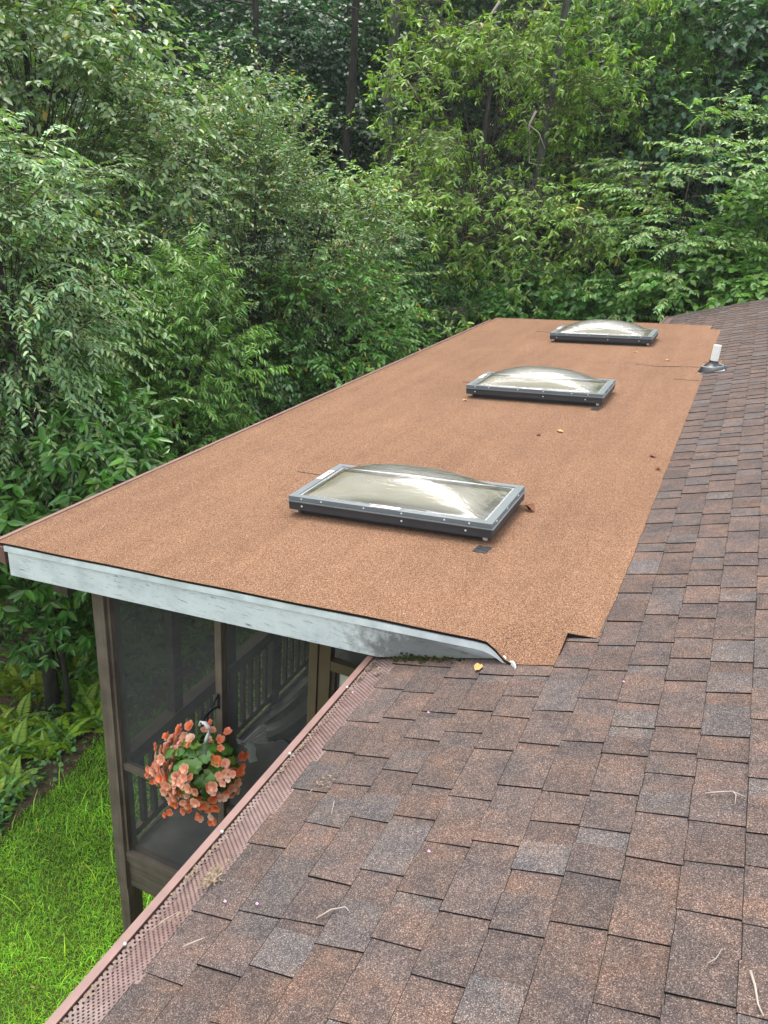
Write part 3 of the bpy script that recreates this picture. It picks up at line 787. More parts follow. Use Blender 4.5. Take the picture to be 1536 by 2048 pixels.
# ------------------------------------------------------------------ plant bracket and hanging basket
BU = -2.225; BZ = HC - 2.86
br = thing('plant_bracket', 'black iron bracket screwed to the porch mullion above the flowers', 'bracket', (BU, XW - .031, BZ))
link('back_plate', bx(-.008, .008, -.007, 0, -.05, .05).mesh('back_plate', M['iron']), br, local=True)
HK = on_v(404, 1447, 2.80)
tip = Vector(HK) - Vector((BU, XW - .031, BZ))
a0, a1 = Vector((0, -.008, -.035)), Vector((0, -.008, .04))
mb = MB(); mid = a0.lerp(tip, .5) + Vector((0, 0, .022))
mb.tube([a0, a0.lerp(mid, .5) + Vector((0, 0, .004)), mid, mid.lerp(tip, .6) + Vector((0, 0, .012)), tip, tip + Vector((0, -.014, .012))], [.006, .006, .0075, .008, .006, .004], 7)
link('arm', mb.mesh('arm', M['iron'], True), br, local=True)
mb = MB(); mb.tube([a1, mid + Vector((0, 0, .004))], .005, 6); link('brace', mb.mesh('brace', M['iron'], True), br, local=True)
mb = MB()
mb.tube([mid.lerp(tip, .35), mid.lerp(tip, .33) + Vector((0, 0, -.04)), mid.lerp(tip, .22) + Vector((0, 0, -.028))], .004, 5); link('scroll', mb.mesh('scroll', M['iron'], True), br, local=True)

BC = Vector((HK[0] - .015, 2.80, HK[2] - .265))     # middle of the plant
basket = thing('hanging_basket', 'hanging basket of coral and peach begonias beside the porch screen', 'hanging plant', (BC.x, BC.y, BC.z - .16))
off = BC - Vector((BC.x, BC.y, BC.z - .16))
link('pot', MB().lathe([(.02, .0), (.10, .0), (.135, .13), (.142, .145), (.13, .145), (.11, .10), (0, .10)], 20).mesh('pot', M['pot'], True), basket, local=True)
hk = Vector(HK) - Vector((BC.x, BC.y, BC.z - .16))
mb = MB(); ctr = hk + Vector((.012, 0, -.045))
pth = [ctr + Vector((-.030, 0, .025)), ctr + Vector((-.02, 0, .05)), ctr + Vector((.006, 0, .055)), ctr + Vector((.03, 0, .035)), ctr + Vector((.034, 0, 0)), ctr + Vector((.018, 0, -.035)), ctr + Vector((.008, 0, -.075))]
mb.tube(pth, [.007, .009, .010, .010, .010, .010, .012], 8); link('hook', mb.mesh('hook', M['hook'], True), basket, local=True)
jn = pth[-1]
for a in (2.6, 4.6, .6):
    mb = MB(); mb.tube([jn, Vector((.135 * math.cos(a), .135 * math.sin(a), .145))], .0032, 5)
    link('strand', mb.mesh('strand', M['hook'], True), basket, local=True)
# begonia leaves and flowers
def begonia_leaf(s, tn):
    mb = MB(); n = 14; vs_ = [(0, 0, .0)]
    for k in range(n):
        a = 2 * math.pi * k / n; r = s * (1 + .13 * (1 if k % 2 else -1)) * (1 + .25 * math.cos(a - .5))
        vs_.append((r * math.cos(a), r * math.sin(a), -.25 * r * r / s + .006 * math.sin(a * 3)))
    mb.add(vs_, [(0, k + 1, (k + 1) % n + 1) for k in range(n)], 0, tn); return mb.mesh('leaf', M['leaf_gloss'], True)
bl = [begonia_leaf(.032, (.07, .18, .02)), begonia_leaf(.038, (.10, .24, .024)), begonia_leaf(.032, (.17, .28, .025)), begonia_leaf(.036, (.04, .10, .02))]
def flower(s, m, seed):
    r = random.Random(seed); mb = MB()
    for layer, (kk, sc_, li_) in enumerate(((5, 1.0, .25), (4, .66, .75))):
        for k in range(kk):
            a = 2 * math.pi * k / kk + r.uniform(-.25, .25) + layer * .5; L = s * sc_ * r.uniform(.85, 1.15); W = L * .98; lift = li_ * r.uniform(.6, 1.4)
            ca, sa = math.cos(a), math.sin(a); vs_ = []
            for (x, y, z) in ((0, 0, 0), (.32, -.42, .16), (.80, -.52, .34), (1.03, -.2, .30), (1.06, .2, .36), (.80, .52, .30), (.32, .42, .16), (.6, 0, .10)):
                X, Y, Z = x * L, y * W, (z + r.uniform(-.06, .06)) * L * (.5 + lift * 1.6) + layer * .003
                vs_.append((X * ca - Y * sa, X * sa + Y * ca, Z))
            mb.add(vs_, [(i, (i + 1) % 7, 7) for i in range(7)])
    return mb.mesh('flower', m, True)
fl = [flower(.0255, M[k], i) for i, k in enumerate(('petal_a', 'petal_b', 'petal_b', 'petal_c', 'petal_a', 'petal_d', 'petal_c', 'petal_b'))]
def place_on(me, nm, p, nrm, sc=1.0):
    q = Vector(nrm).to_track_quat('Z', 'Y')
    o = link(nm, me, basket, local=True, loc=p); o.rotation_mode = 'QUATERNION'
    from mathutils import Quaternion
    o.rotation_quaternion = q @ Quaternion((0, 0, 1), rnd.uniform(0, 6.28)); o.scale = (sc, sc, sc)
for i in range(190):
    d = Vector((rnd.gauss(0, 1), rnd.gauss(0, 1), rnd.gauss(0, 1))).normalized()
    r = rnd.uniform(.55, 1.0); p = Vector((d.x * .21 * r, d.y * .21 * r, off.z + d.z * .18 * r - .02))
    if p.length < .1: continue
    place_on(rnd.choice(bl), 'leaf', p, d + Vector((0, -.25, .6)) + Vector((rnd.uniform(-.5, .5), rnd.uniform(-.5, .5), rnd.uniform(-.3, .3))), rnd.uniform(.7, 1.15))
for q_ in range(96):
    zz_ = 1 - 2 * (q_ + .5) / 96; aa_ = q_ * 2.399963; rr_ = math.sqrt(1 - zz_ * zz_)
    d = Vector((rr_ * math.cos(aa_), rr_ * math.sin(aa_), zz_))
    if d.y > .6 or (d.z > .25 and rnd.random() < .62) or rnd.random() < .12: continue
    c = Vector((d.x * .215, d.y * .21, off.z + d.z * .195 - .02)) * rnd.uniform(.9, 1.08)
    m_ = rnd.randint(3, 6); base = rnd.randrange(len(fl))
    for q in range(m_):
        jit = Vector((rnd.gauss(0, .030), rnd.gauss(0, .025), rnd.gauss(0, .030)))
        place_on(fl[base if rnd.random() < .55 else rnd.randrange(len(fl))], 'flower', c + jit, d + Vector((rnd.uniform(-.6, .6), -.7 + rnd.uniform(-.4, .4), .35 + rnd.uniform(-.4, .4))), rnd.uniform(.75, 1.2))
for (dx, dz_) in ((-.30, -.18), (.15, -.27), (-.13, -.31), (.26, .10), (.08, -.29), (-.05, -.26), (-.27, -.08)):
    p = Vector((dx, -.1, off.z + dz_)); s = MB(); s.tube([Vector((dx * .55, -.06, off.z + dz_ * .45)), Vector((dx * .85, -.09, off.z + dz_ * .72 + .02)), p], .0025, 4)
    link('stem', s.mesh('stem', M['twig']), basket, local=True)
    for q in range(3): place_on(rnd.choice(fl), 'flower', p + Vector((rnd.gauss(0, .02), rnd.gauss(0, .02), rnd.gauss(0, .025))), Vector((rnd.uniform(-.4, .4), -.8, .3)), rnd.uniform(.6, .95))

# ------------------------------------------------------------------ hammock inside the porch
hv = 3.75
pa = on_v(484, 1486, hv); ham = thing('hammock', 'gathered grey and white striped hammock slung behind the porch screen', 'hammock', tuple(pa))
def rel(px, py, dv=0.0): return Vector(on_v(px, py, hv + dv)) - Vector(pa)
ends = [(634, 1342), (634, 1352), (634, 1376), (634, 1396), (634, 1412), (634, 1432), (634, 1452), (636, 1470), (638, 1486)]
mids = [(520, 1452), (521, 1455), (524, 1459), (529, 1464), (536, 1470), (543, 1476), (550, 1482), (556, 1485), (560, 1488)]
strip = []
for i in range(9):
    s = rel(*mids[i], .03 * i); e = rel(*ends[i], .16 * i)
    strip.append([s.lerp(e, t) + Vector((0, .05 * math.sin(t * 5 + i), -.05 * math.sin(math.pi * t) * (.4 + .1 * i))) for t in [k / 8 for k in range(9)]])
for i in range(8):
    mb = MB()
    for k in range(9):
        a, b = strip[i][k], strip[i + 1][k]; m_ = (a + b) / 2 + Vector((0, .03, -.01)); mb.v += [a, m_, b]
    for k in range(8):
        for q in (0, 1): mb.f.append((3 * k + q, 3 * k + q + 1, 3 * k + q + 4, 3 * k + q + 3)); mb.mi.append(0); mb.t.append(None)
    link('cloth_stripe', mb.mesh('cloth_stripe', M['cloth'] if i in (0, 2, 3, 6) else M['cloth_dark'], True), ham, local=True)
for i in range(9):
    mb = MB(); mb.tube([Vector((.004 * i, 0, -.004 * i)), strip[i][0]], .004, 4); link('cord', mb.mesh('cord', M['cloth']), ham, local=True)
mb = MB(); tail = [(484, 1486), (500, 1489), (506, 1500), (505, 1512), (510, 1524)]
for i, (x, y) in enumerate(tail):
    p = rel(x, y); mb.v += [p + Vector((-.06, .02, -.012 * i)), p + Vector((-.02, -.02, 0)), p + Vector((.012, .02, 0))]
for i in range(4):
    for q in (0, 1): mb.f.append((3 * i + q, 3 * i + q + 1, 3 * i + q + 4, 3 * i + q + 3)); mb.mi.append(0); mb.t.append(None)
link('loose_end', mb.mesh('loose_end', M['cloth'], True), ham, local=True)

# ------------------------------------------------------------------ litter on the roofs
def roof_z(u, v):
    return max(zs(u) + .013, sheet_z(u, v) + .004 if (V_NEAR < v < V_FAR and u < UB) else -9)
def twig_thing(pts_px, r, label, m='twig_pale', forks=()):
    P = []
    for (x, y) in pts_px:
        d = ray(x, y); t = -1.65 / (d[2] - d[0] * TS); p = CAM + d * t; P.append(Vector((p[0], p[1], zs(p[0]) + .017)))
    c = P[0].copy(); t = thing('twig', label, 'twig', tuple(c))
    mb = MB(); n = len(P)
    mb.tube([p - c + Vector((0, 0, .004 * (i % 2))) for i, p in enumerate(P)], [r * (1 - .55 * i / (n - 1)) for i in range(n)], 6)
    link('stem', mb.mesh('stem', M[m], True), t, local=True)
    for f in forks:
        Q = []
        for (x, y) in f:
            d = ray(x, y); tt = -1.65 / (d[2] - d[0] * TS); p = CAM + d * tt; Q.append(Vector((p[0], p[1], zs(p[0]) + .018)) - c)
        mb = MB(); mb.tube(Q, [r * .75 * (1 - .5 * i / (len(Q) - 1)) for i in range(len(Q))], 5); link('side_shoot', mb.mesh('side_shoot', M[m], True), t, local=True)
twig_thing([(1408, 1596), (1440, 1595), (1462, 1592), (1487, 1605)], .0026, 'forked bleached twig lying along a shingle butt, below the roof ridge', forks=[[(1462, 1592), (1469, 1600), (1467, 1616)]])
twig_thing([(632, 1846), (662, 1830), (690, 1823), (697, 1832)], .0026, 'bent pale twig on the shingles just above the gutter debris')
twig_thing([(1497, 1953), (1505, 1985), (1512, 2020), (1522, 2046)], .0034, 'thick straight bleached twig wedged along a shingle course line')
twig_thing([(1410, 1938), (1428, 1930), (1441, 1907)], .0014, 'thin curved straw-like twig on the shingles')
twig_thing([(366, 1903), (390, 1894), (410, 1884)], .0030, 'short fat cream twig beside the gutter guard')
twig_thing([(304, 1868), (330, 1850), (362, 1830)], .0018, 'thin dry stalk lying across the gutter guard')
twig_thing([(668, 1610), (662, 1640)], .0014, 'tiny upright straw stalk on a shingle')
def dead_leaf(u, v, s, m, label, curl=.5, cat='leaf'):
    mb = MB(); n = 6; a0 = rnd.uniform(0, 6.28); z = roof_z(u, v)
    for i in range(n + 1):
        t = i / n; w = s * .36 * math.sin(math.pi * (t * .92 + .04)) ** .8
        for q in (-1, 0, 1):
            x = (t - .5) * s; y = q * w; h = curl * s * (.35 * q * q * w / (s * .36) + .3 * (t - .5) ** 2) + .004 * math.sin(i * 2 + q)
            mb.v.append((x * math.cos(a0) - y * math.sin(a0), x * math.sin(a0) + y * math.cos(a0), h + .002))
    for i in range(n):
        for q in (0, 1): mb.f.append((3 * i + q, 3 * i + q + 1, 3 * i + q + 4, 3 * i + q + 3)); mb.mi.append(0); mb.t.append(None)
    link('fallen_leaf', mb.mesh('fallen_leaf', M[m], True), label=label, cat=cat, loc=(u, v, z))
dead_leaf(-.885, 4.27, .075, 'dead', 'curled rust-brown dead leaf beside the corner of the nearest skylight', 1.3)
dead_leaf(-.665, 2.69, .05, 'dead_y', 'yellow fallen leaf on the shingles below the end of the drip edge', .5)
dead_leaf(-.36, 5.58, .06, 'dead', 'long brown dead leaf on the orange sheet, close to the shingle edge', .5)
dead_leaf(-.295, 5.30, .045, 'dead', 'small crumpled brown leaf next to the long brown leaf by the shingle edge', .9)
dead_leaf(-1.10, 6.0, .06, 'dead_y', 'pale tan leaf on the orange sheet between the first two skylights', .4)
dead_leaf(-1.23, 5.85, .04, 'dead', 'tiny brown leaf beside the pale tan leaf between skylights', .6)
dead_leaf(-2.13, 6.74, .045, 'dead_y', 'tan leaf by the left front corner of the middle skylight', .5)
dead_leaf(-1.06, 9.68, .05, 'dead_y', 'pale leaf on the orange sheet in front of the last skylight', .4)
dead_leaf(-.655, 9.25, .05, 'dead_y', 'pale leaf on the orange sheet near the vent pipe wrinkle', .4)
for i, (x, y) in enumerate(((857, 1710), (450, 1810), (1246, 1370), (705, 1390), (856, 1431), (514, 1815))):
    d = ray(x, y); t = -1.65 / (d[2] - d[0] * TS); p = CAM + d * t
    mb = MB(); mb.add([(-.004, -.003, .001), (.0035, -.004, .003), (.0045, .003, .001), (-.003, .004, .004), (0, 0, .0)], [(0, 1, 4), (1, 2, 4), (2, 3, 4), (3, 0, 4)])
    link('fallen_petal', mb.mesh('fallen_petal', M['pink']), label='tiny pink petal dropped on the brown shingles', cat='petal', group='petals scattered on the shingles', loc=(p[0], p[1], zs(p[0]) + .0135))
# debris caught in the gutter guard
mb = MB()
def chip(u, v, z, s):
    a = rnd.uniform(0, 3.14); b = rnd.uniform(-.5, .5); w = s * rnd.uniform(.12, .4)
    d = Vector((math.cos(a), math.sin(a), b)) * s; e = Vector((-math.sin(a), math.cos(a), rnd.uniform(-.4, .4))) * w
    p = Vector((u, v, z)); mb.add([p - d - e, p + d - e, p + d * .8 + e, p - d * .7 + e], [(0, 1, 2, 3)])
for i in range(700):
    v = rnd.uniform(.6, 2.75)
    if rnd.random() > .35 + .65 * math.sin(v * 5.3) ** 2: continue
    u = -1.160 + abs(rnd.gauss(0, .007)); chip(u, v, GZT + .006 + rnd.uniform(0, .006), rnd.uniform(.002, .008))
for (x, y, n, sp_) in ((422, 1768, 110, .014), (432, 1748, 60, .010), (752, 1350, 40, .008), (640, 1575, 16, .02), (360, 1835, 24, .02)):
    d = ray(x, y); t = -1.65 / (d[2] - d[0] * TS); p = CAM + d * t
    for i in range(n): 
        uu, vv = p[0] + rnd.gauss(0, sp_), p[1] + rnd.gauss(0, sp_ * 1.3); chip(uu, vv, zs(uu) + .015 + rnd.uniform(0, .012), rnd.uniform(.002, .009))
link('gutter_debris', mb.mesh('gutter_debris', M['debris']), label='dry leaf crumbs and stalks caught along the gutter guard', cat='debris', kind='stuff')
mb = MB()
for i in range(380):
    u = rnd.uniform(-1.10, -.72); dens = 1 - abs(u + .98) / .26
    if rnd.random() > dens: continue
    v = 2.765 - abs(rnd.gauss(0, .016)); z = zs(u) + .012 + abs(rnd.gauss(0, .013)) * max(.2, dens)
    s = rnd.uniform(.003, .009)
    a = rnd.uniform(0, 3.14); d = Vector((math.cos(a), math.sin(a) * .3, rnd.uniform(-.5, 1))) * s
    p = Vector((u, v, z)); e = Vector((d.z, .3 * s, -d.x)); mb.add([p - d, p + e, p + d, p - e], [(0, 1, 2, 3)])
link('moss', mb.mesh('moss', M['moss']), label='dark moss grown along the foot of the white fascia', cat='moss', kind='stuff')

# ------------------------------------------------------------------ vegetation helpers
def unit(a): return a / np.maximum(np.linalg.norm(a, axis=-1, keepdims=True), 1e-9)
def leaf_arrays(b, l, n, L, W, tintc, quads6=True, curl=.12):
    """b base, l direction, n normal: (N,3); L, W: (N,); tintc (N,3)."""
    l = unit(l); s = unit(np.cross(n, l)); n = np.cross(l, s)
    L = L[:, None]; W = W[:, None]
    if quads6:
        v = np.stack([b, b + .30 * L * l + .5 * W * s + .10 * W * n, b + .68 * L * l + .40 * W * s + .06 * W * n - curl * .5 * L * n, b + L * l - curl * 1.5 * L * n,
                      b + .68 * L * l - .40 * W * s + .06 * W * n - curl * .5 * L * n, b + .30 * L * l - .5 * W * s + .10 * W * n], 1)
        k = 6; q = np.array([[0, 1, 2, 3], [0, 3, 4, 5]])
    else:
        v = np.stack([b, b + .42 * L * l + .5 * W * s, b + L * l - curl * L * n, b + .42 * L * l - .5 * W * s], 1)
        k = 4; q = np.array([[0, 1, 2, 3]])
    N = len(b); idx = (np.arange(N)[:, None, None] * k + q[None]).reshape(-1, 4)
    return v.reshape(-1, 3), idx, np.repeat(tintc, k, 0)

def bez(a, b, c, n): return [a * (1 - t) ** 2 + b * 2 * t * (1 - t) + c * t * t for t in [i / n for i in range(n + 1)]]

def leaf_tint(g, n, base, var=.22, yellow=0.0, hue=.12):
    base = np.array(base) * np.array([1.68, 2.0, 1.32])
    k = np.exp(g.normal(0, var, (n, 1))); c = base[None] * k
    h = g.normal(0, hue, (n, 1)); c = c * np.concatenate([1 + h, np.ones((n, 1)), 1 - h], 1)
    if yellow > 0:
        m = g.random(n) < yellow; c[m] = np.array([.42, .27, .025]) * g.uniform(.6, 1.2, (m.sum(), 1))
    return np.clip(c, .004, .9)

TRI = [0]
def tree(name, label, cat, base, crown_c, crown_r, seed, n_clump=70, clump_r=.6, twigs=10, leaves=11, L=.09, W=.036, tintc=(.05, .10, .03), var=.22, yellow=0.0,
         style='spray', trunk_r=.12, bark='bark', droop=.35, group=None, fine=True, stems=1, shell=.45, flat=.5, gap=.0, twig_len=1.0, mat='leaf', up=.15, hue=.12, lean=(0, 0)):
    g = np.random.default_rng(seed)
    base = np.array(base, float); cc = np.array(crown_c, float); cr = np.array(crown_r, float)
    t = thing(name, label, cat, tuple(base), group=group)
    # clumps
    C = []
    ph = g.uniform(0, 6.28, 6)
    while len(C) < n_clump:
        d = unit(g.normal(0, 1, 3)); r = (shell ** 3 + g.random() * (1 - shell ** 3)) ** (1 / 3)
        wob = 1 + .16 * math.sin(3 * d[0] + ph[0]) + .13 * math.sin(4 * d[2] + ph[1]) + .10 * math.sin(5 * d[1] + ph[2])
        p = d * r * wob
        if gap and math.sin(p[0] * 4 + ph[3]) + math.sin(p[2] * 5 + ph[4]) + math.sin(p[1] * 4 + ph[5]) < -2.4 + gap * 2.4: continue
        C.append(cc + p * cr)
    C = np.array(C)
    # wood
    mbt = MB(); top = cc + np.array([lean[0], lean[1], cr[2] * .75])
    stem_paths = []
    for sidx in range(stems):
        off_ = np.array([0, 0, 0.0]) if stems == 1 else np.array([g.normal(0, .12), g.normal(0, .12), 0])
        tp = top if stems == 1 else cc + np.array([g.uniform(-.6, .6) * cr[0], g.uniform(-.6, .6) * cr[1], cr[2] * g.uniform(.3, .8)])
        a = base + off_ - np.array([0, 0, .1]); mid = (a + tp) / 2 + np.array([g.normal(0, .12), g.normal(0, .12), 0]) * cr[0] * .5
        mid[:2] = a[:2] * .6 + tp[:2] * .4 + g.normal(0, .05, 2) * cr[0]
        path = bez(a, mid, tp, 8); stem_paths.append(path)
        rr = trunk_r * (1 if stems == 1 else .7)
        mbt.tube([Vector(p) for p in path], [rr * (1.15 if i == 0 else (1 - .85 * i / 8)) for i in range(9)], 9)
    link('trunk', mbt.mesh('trunk', M[bark], True), t)
    mbb = MB()
    for c in C:
        path = stem_paths[g.integers(len(stem_paths))]
        zlow = cc[2] - cr[2]; f = np.clip((c[2] - base[2]) / max(top[2] - base[2], .1) * g.uniform(.55, .85), .12, .95)
        i = f * 8; i0 = int(i); p0 = path[i0] * (1 - (i - i0)) + path[min(i0 + 1, 8)] * (i - i0)
        mid = p0 * .5 + c * .5 + np.array([0, 0, .10 * np.linalg.norm(c - p0)])
        pts_ = bez(p0, mid, c, 4); r0 = max(.005, trunk_r * .13 * (1 - .6 * f))
        mbb.tube([Vector(p) for p in pts_], [r0 * (1 - .8 * q / 4) for q in range(5)], 4, cap=False)
    link('branches', mbb.mesh('branches', M['bark'], True), t)
    # twigs
    nT = n_clump * twigs
    ci = np.repeat(np.arange(n_clump), twigs)
    out = unit((C[ci] - cc) / cr ** .5)
    d = out * .75 + g.normal(0, .75, (nT, 3)); d[:, 2] = d[:, 2] * (1 - flat) + up; d = unit(d)
    p0 = C[ci] + g.normal(0, .28, (nT, 3)) * clump_r * np.array([1, 1, .8 - .4 * flat])
    TLn = clump_r * twig_len * g.uniform(.6, 1.25, nT)
    dr = droop * g.uniform(.5, 1.4, nT)
    def at(tt): return p0 + d * (tt * TLn)[:, None] + np.array([0, 0, -1.0]) * (dr * TLn * tt * tt)[:, None]
    # twig wood: thin three-sided prisms
    a, b, c_ = at(0.0 * TLn), at(.5 + 0 * TLn), at(1 + 0 * TLn)
    sx = unit(np.cross(d, [0, 0, 1.0])); sy = np.cross(d, sx); rt_ = np.maximum(.0022, TLn * .006)[:, None]
    vv = []
    for p, k in ((a, 1.3), (b, .9), (c_, .35)):
        for ang in (0, 2.094, 4.189): vv.append(p + (sx * math.cos(ang) + sy * math.sin(ang)) * rt_ * k)
    vv = np.stack(vv, 1).reshape(-1, 3); o = np.arange(nT)[:, None, None] * 9
    q = np.array([[r * 3 + i, r * 3 + (i + 1) % 3, r * 3 + 3 + (i + 1) % 3, r * 3 + 3 + i] for r in (0, 1) for i in range(3)])
    if fine: link('twigs', np_mesh('twigs', vv, (o + q[None]).reshape(-1, 4), M['twig']), t)
    # leaves
    nl = leaves; N = nT * nl; ti = np.repeat(np.arange(nT), nl); li = np.tile(np.arange(nl), nT)
    if style == 'whorl':
        tt = np.where(li < nl * .75, g.uniform(.9, 1.0, N), g.uniform(.4, .9, N))
    else:
        tt = .12 + .88 * (li + g.uniform(-.25, .25, N)) / max(nl - 1, 1)
    tt = np.clip(tt, 0, 1)
    pos = p0[ti] + d[ti] * (tt * TLn[ti])[:, None] + np.array([0, 0, -1.0]) * (dr[ti] * TLn[ti] * tt * tt)[:, None]
    dd = unit(d[ti] + np.array([0, 0, -1.0]) * (2 * dr[ti] * tt)[:, None])
    side = unit(np.cross(dd, np.array([0, 0, 1.0]) + g.normal(0, .15, (N, 3))))
    if style == 'whorl':
        ang = li * (2 * math.pi / (nl * .75)) + g.uniform(0, .5, N)
        upv = unit(np.cross(side, dd))
        ld = unit(dd * .35 + side * np.cos(ang)[:, None] + upv * np.sin(ang)[:, None] * .55 + np.array([0, 0, -.32]) + g.normal(0, .12, (N, 3)))
        nr = unit(np.array([0, 0, 1.0]) + dd * .5 + g.normal(0, .25, (N, 3)))
    else:
        sg = np.where(li % 2 == 0, 1.0, -1.0)[:, None]
        fall = .22 if style == 'spray' else .75
        ld = unit(dd * .75 + side * sg * .75 + np.array([0, 0, -fall]) + g.normal(0, .22, (N, 3)))
        nr = unit(np.array([0, 0, 1.0]) + g.normal(0, .42, (N, 3)) + (ld * .3 if style != 'spray' else 0))
    sz = g.uniform(.65, 1.15, N)
    lt = leaf_tint(g, N, tintc, var, yellow, hue)
    lt *= np.exp(g.normal(0, .16, (n_clump, 1)))[ci[ti]]
    v, qd, tn = leaf_arrays(pos, ld, nr, L * sz, W * sz * g.uniform(.85, 1.15, N), np.clip(lt, .004, .9), fine)
    TRI[0] += len(qd) * 2 + (nT * 12 if fine else 0)
    link('crown', np_mesh('crown', v, qd, M[mat], tn), t)
    return t

def T(name, label, cat, px, py, dist, wpx, hpx, seed, depth=1.0, **kw):
    """crown centred on a photo direction at a real distance, trunk straight down to the ground"""
    c = at_dist(px, py, dist); k = math.hypot(*(c - CAM)[:2]) / F_PX * 1.0
    rx, rz = wpx / 2 * k, hpx / 2 * k
    bu, bv = c[0] + kw.pop('du', 0), c[1] + kw.pop('dv', 0)
    return tree(name, label, cat, (bu, bv, float(terrain(bu, bv))), c, (rx, rx * depth, rz), seed, **kw)

GREEN = (.034, .064, .024); DEEP_SHADE = (.015, .034, .014); PALE = (.060, .085, .045); BLUE_SHADE = (.020, .046, .028)  # deep and blue tints darkened: woodland shade put into the leaf colour
BGG = 'tall forest trees behind the house'
# --- trees along the lawn edge
T('elm_tree', 'pale silvery elm with drooping leafy sprays beside the porch gutter', 'tree', 10, 600, 8.6, 400, 540, 21, n_clump=90, clump_r=.5, twigs=10, leaves=24, L=.076, W=.029, tintc=(.10, .138, .080), droop=.40, trunk_r=.09, yellow=.003, twig_len=1.5, flat=.45, shell=.4)
T('hickory_tree', 'large-leaved dark green hickory against the porch gutter', 'tree', 90, 960, 8.4, 430, 520, 22, n_clump=110, clump_r=.42, twigs=9, leaves=9, L=.16, W=.058, tintc=(.050, .105, .022), style='whorl', trunk_r=.04, droop=.3, shell=.55, mat='leaf_gloss', depth=.9)
T('rhododendron', 'dark rhododendron bush with whorled leaves above the fern bed', 'shrub', 90, 1180, 9.2, 420, 260, 23, n_clump=60, clump_r=.34, twigs=9, leaves=9, L=.13, W=.046, tintc=(.045, .105, .020), style='whorl', trunk_r=.028, stems=4, droop=.2, shell=.6, mat='leaf_gloss')
T('peach_tree', 'bright green peach tree with narrow curling leaves behind the low eave', 'tree', 375, 740, 10.2, 280, 420, 24, n_clump=85, clump_r=.42, twigs=9, leaves=17, L=.10, W=.025, tintc=(.085, .14, .034), style='droop', droop=.15, trunk_r=.06, up=.55, flat=.2, yellow=.004)
T('serviceberry_tree', 'low bushy yellow-green tree hugging the middle of the low eave', 'tree', 300, 940, 9.9, 400, 320, 25, n_clump=95, clump_r=.42, twigs=10, leaves=15, L=.078, W=.029, tintc=(.068, .12, .032), droop=.3, trunk_r=.05, stems=3, shell=.5)
T('birch_tree', 'broad silvery birch with yellowing leaves and upright leaders', 'tree', 470, 470, 13.2, 500, 560, 26, n_clump=200, clump_r=.55, twigs=9, leaves=18, L=.078, W=.032, tintc=(.102, .134, .076), yellow=.03, droop=.12, trunk_r=.07, stems=4, up=.38, flat=.3, twig_len=1.35, gap=.25)
T('elm_sapling', 'feathery sapling with long level sprays leaning out from the birch toward the dark trunk', 'tree', 675, 450, 13.0, 150, 220, 41, n_clump=16, clump_r=.5, twigs=4, leaves=24, L=.095, W=.038, tintc=(.12, .165, .07), droop=.05, trunk_r=.035, flat=.92, twig_len=2.1, shell=.1, yellow=.02, up=.2, du=-.5)
T('oak_tree', 'pale leaved oak overhanging the far side of the lawn', 'tree', 60, 220, 13.5, 560, 620, 27, n_clump=170, clump_r=.7, twigs=11, leaves=13, L=.12, W=.058, tintc=(.088, .116, .062), yellow=.008, droop=.3, trunk_r=.14, shell=.45)
T('dogwood_tree', 'yellow-flecked dogwood rising behind the far half of the low eave', 'tree', 640, 690, 13.2, 370, 340, 28, n_clump=120, clump_r=.5, twigs=10, leaves=12, L=.10, W=.044, tintc=(.06, .12, .026), yellow=.035, droop=.25, trunk_r=.06, stems=3, flat=.7)
T('holly_shrub', 'dark glossy shrub squeezed between peach and dogwood by the eave', 'shrub', 520, 800, 12.2, 300, 280, 29, n_clump=80, clump_r=.42, twigs=9, leaves=11, L=.095, W=.040, tintc=(.05, .09, .035), stems=4, trunk_r=.05, mat='leaf_gloss')
T('sassafras_shrub', 'small grey-green sapling in front of the pale bare trunk', 'shrub', 775, 580, 17.0, 230, 230, 30, n_clump=70, clump_r=.5, twigs=9, leaves=11, L=.13, W=.05, tintc=(.07, .115, .055), stems=3, trunk_r=.05, flat=.6)
T('laurel_shrub', 'low dark laurel filling the gap at the far corner of the orange roof', 'shrub', 880, 640, 17.5, 300, 170, 31, n_clump=80, clump_r=.45, twigs=9, leaves=10, L=.13, W=.042, tintc=(.05, .105, .026), style='whorl', stems=4, trunk_r=.05, droop=.15)
# --- beyond the end of the house
T('hickory_tree', 'tall bright yellow-green hickory with hanging leaflets behind the far roof end', 'tree', 975, 260, 18.5, 540, 740, 32, n_clump=120, clump_r=.8, twigs=30, leaves=10, L=.145, W=.046, tintc=(.118, .155, .036), style='whorl', droop=.42, trunk_r=.13, flat=.6, shell=.4, gap=.35, yellow=.006, var=.28)
T('hickory_tree', 'fresh green round-topped hickory between the bright hickory and dark right-hand woods', 'tree', 1245, 190, 22.5, 280, 380, 33, n_clump=75, clump_r=.8, twigs=24, leaves=10, L=.155, W=.05, tintc=(.080, .130, .042), style='whorl', droop=.35, trunk_r=.15, flat=.6)
T('elm_sapling', 'slender elm sapling with tiered pale sprays behind the far shingle rake', 'tree', 1365, 440, 16.6, 290, 460, 34, n_clump=60, clump_r=.5, twigs=5, leaves=22, L=.115, W=.044, tintc=(.12, .17, .075), droop=.14, trunk_r=.05, flat=.9, twig_len=2.0, shell=.15, yellow=.012, up=.12)
T('grape_shrub', 'sunny broad-leaved shrub tangle behind the shingle rake at the gutter end', 'shrub', 1440, 585, 17.2, 330, 150, 35, n_clump=90, clump_r=.45, twigs=9, leaves=9, L=.14, W=.10, tintc=(.085, .145, .04), stems=5, trunk_r=.04, droop=.3)
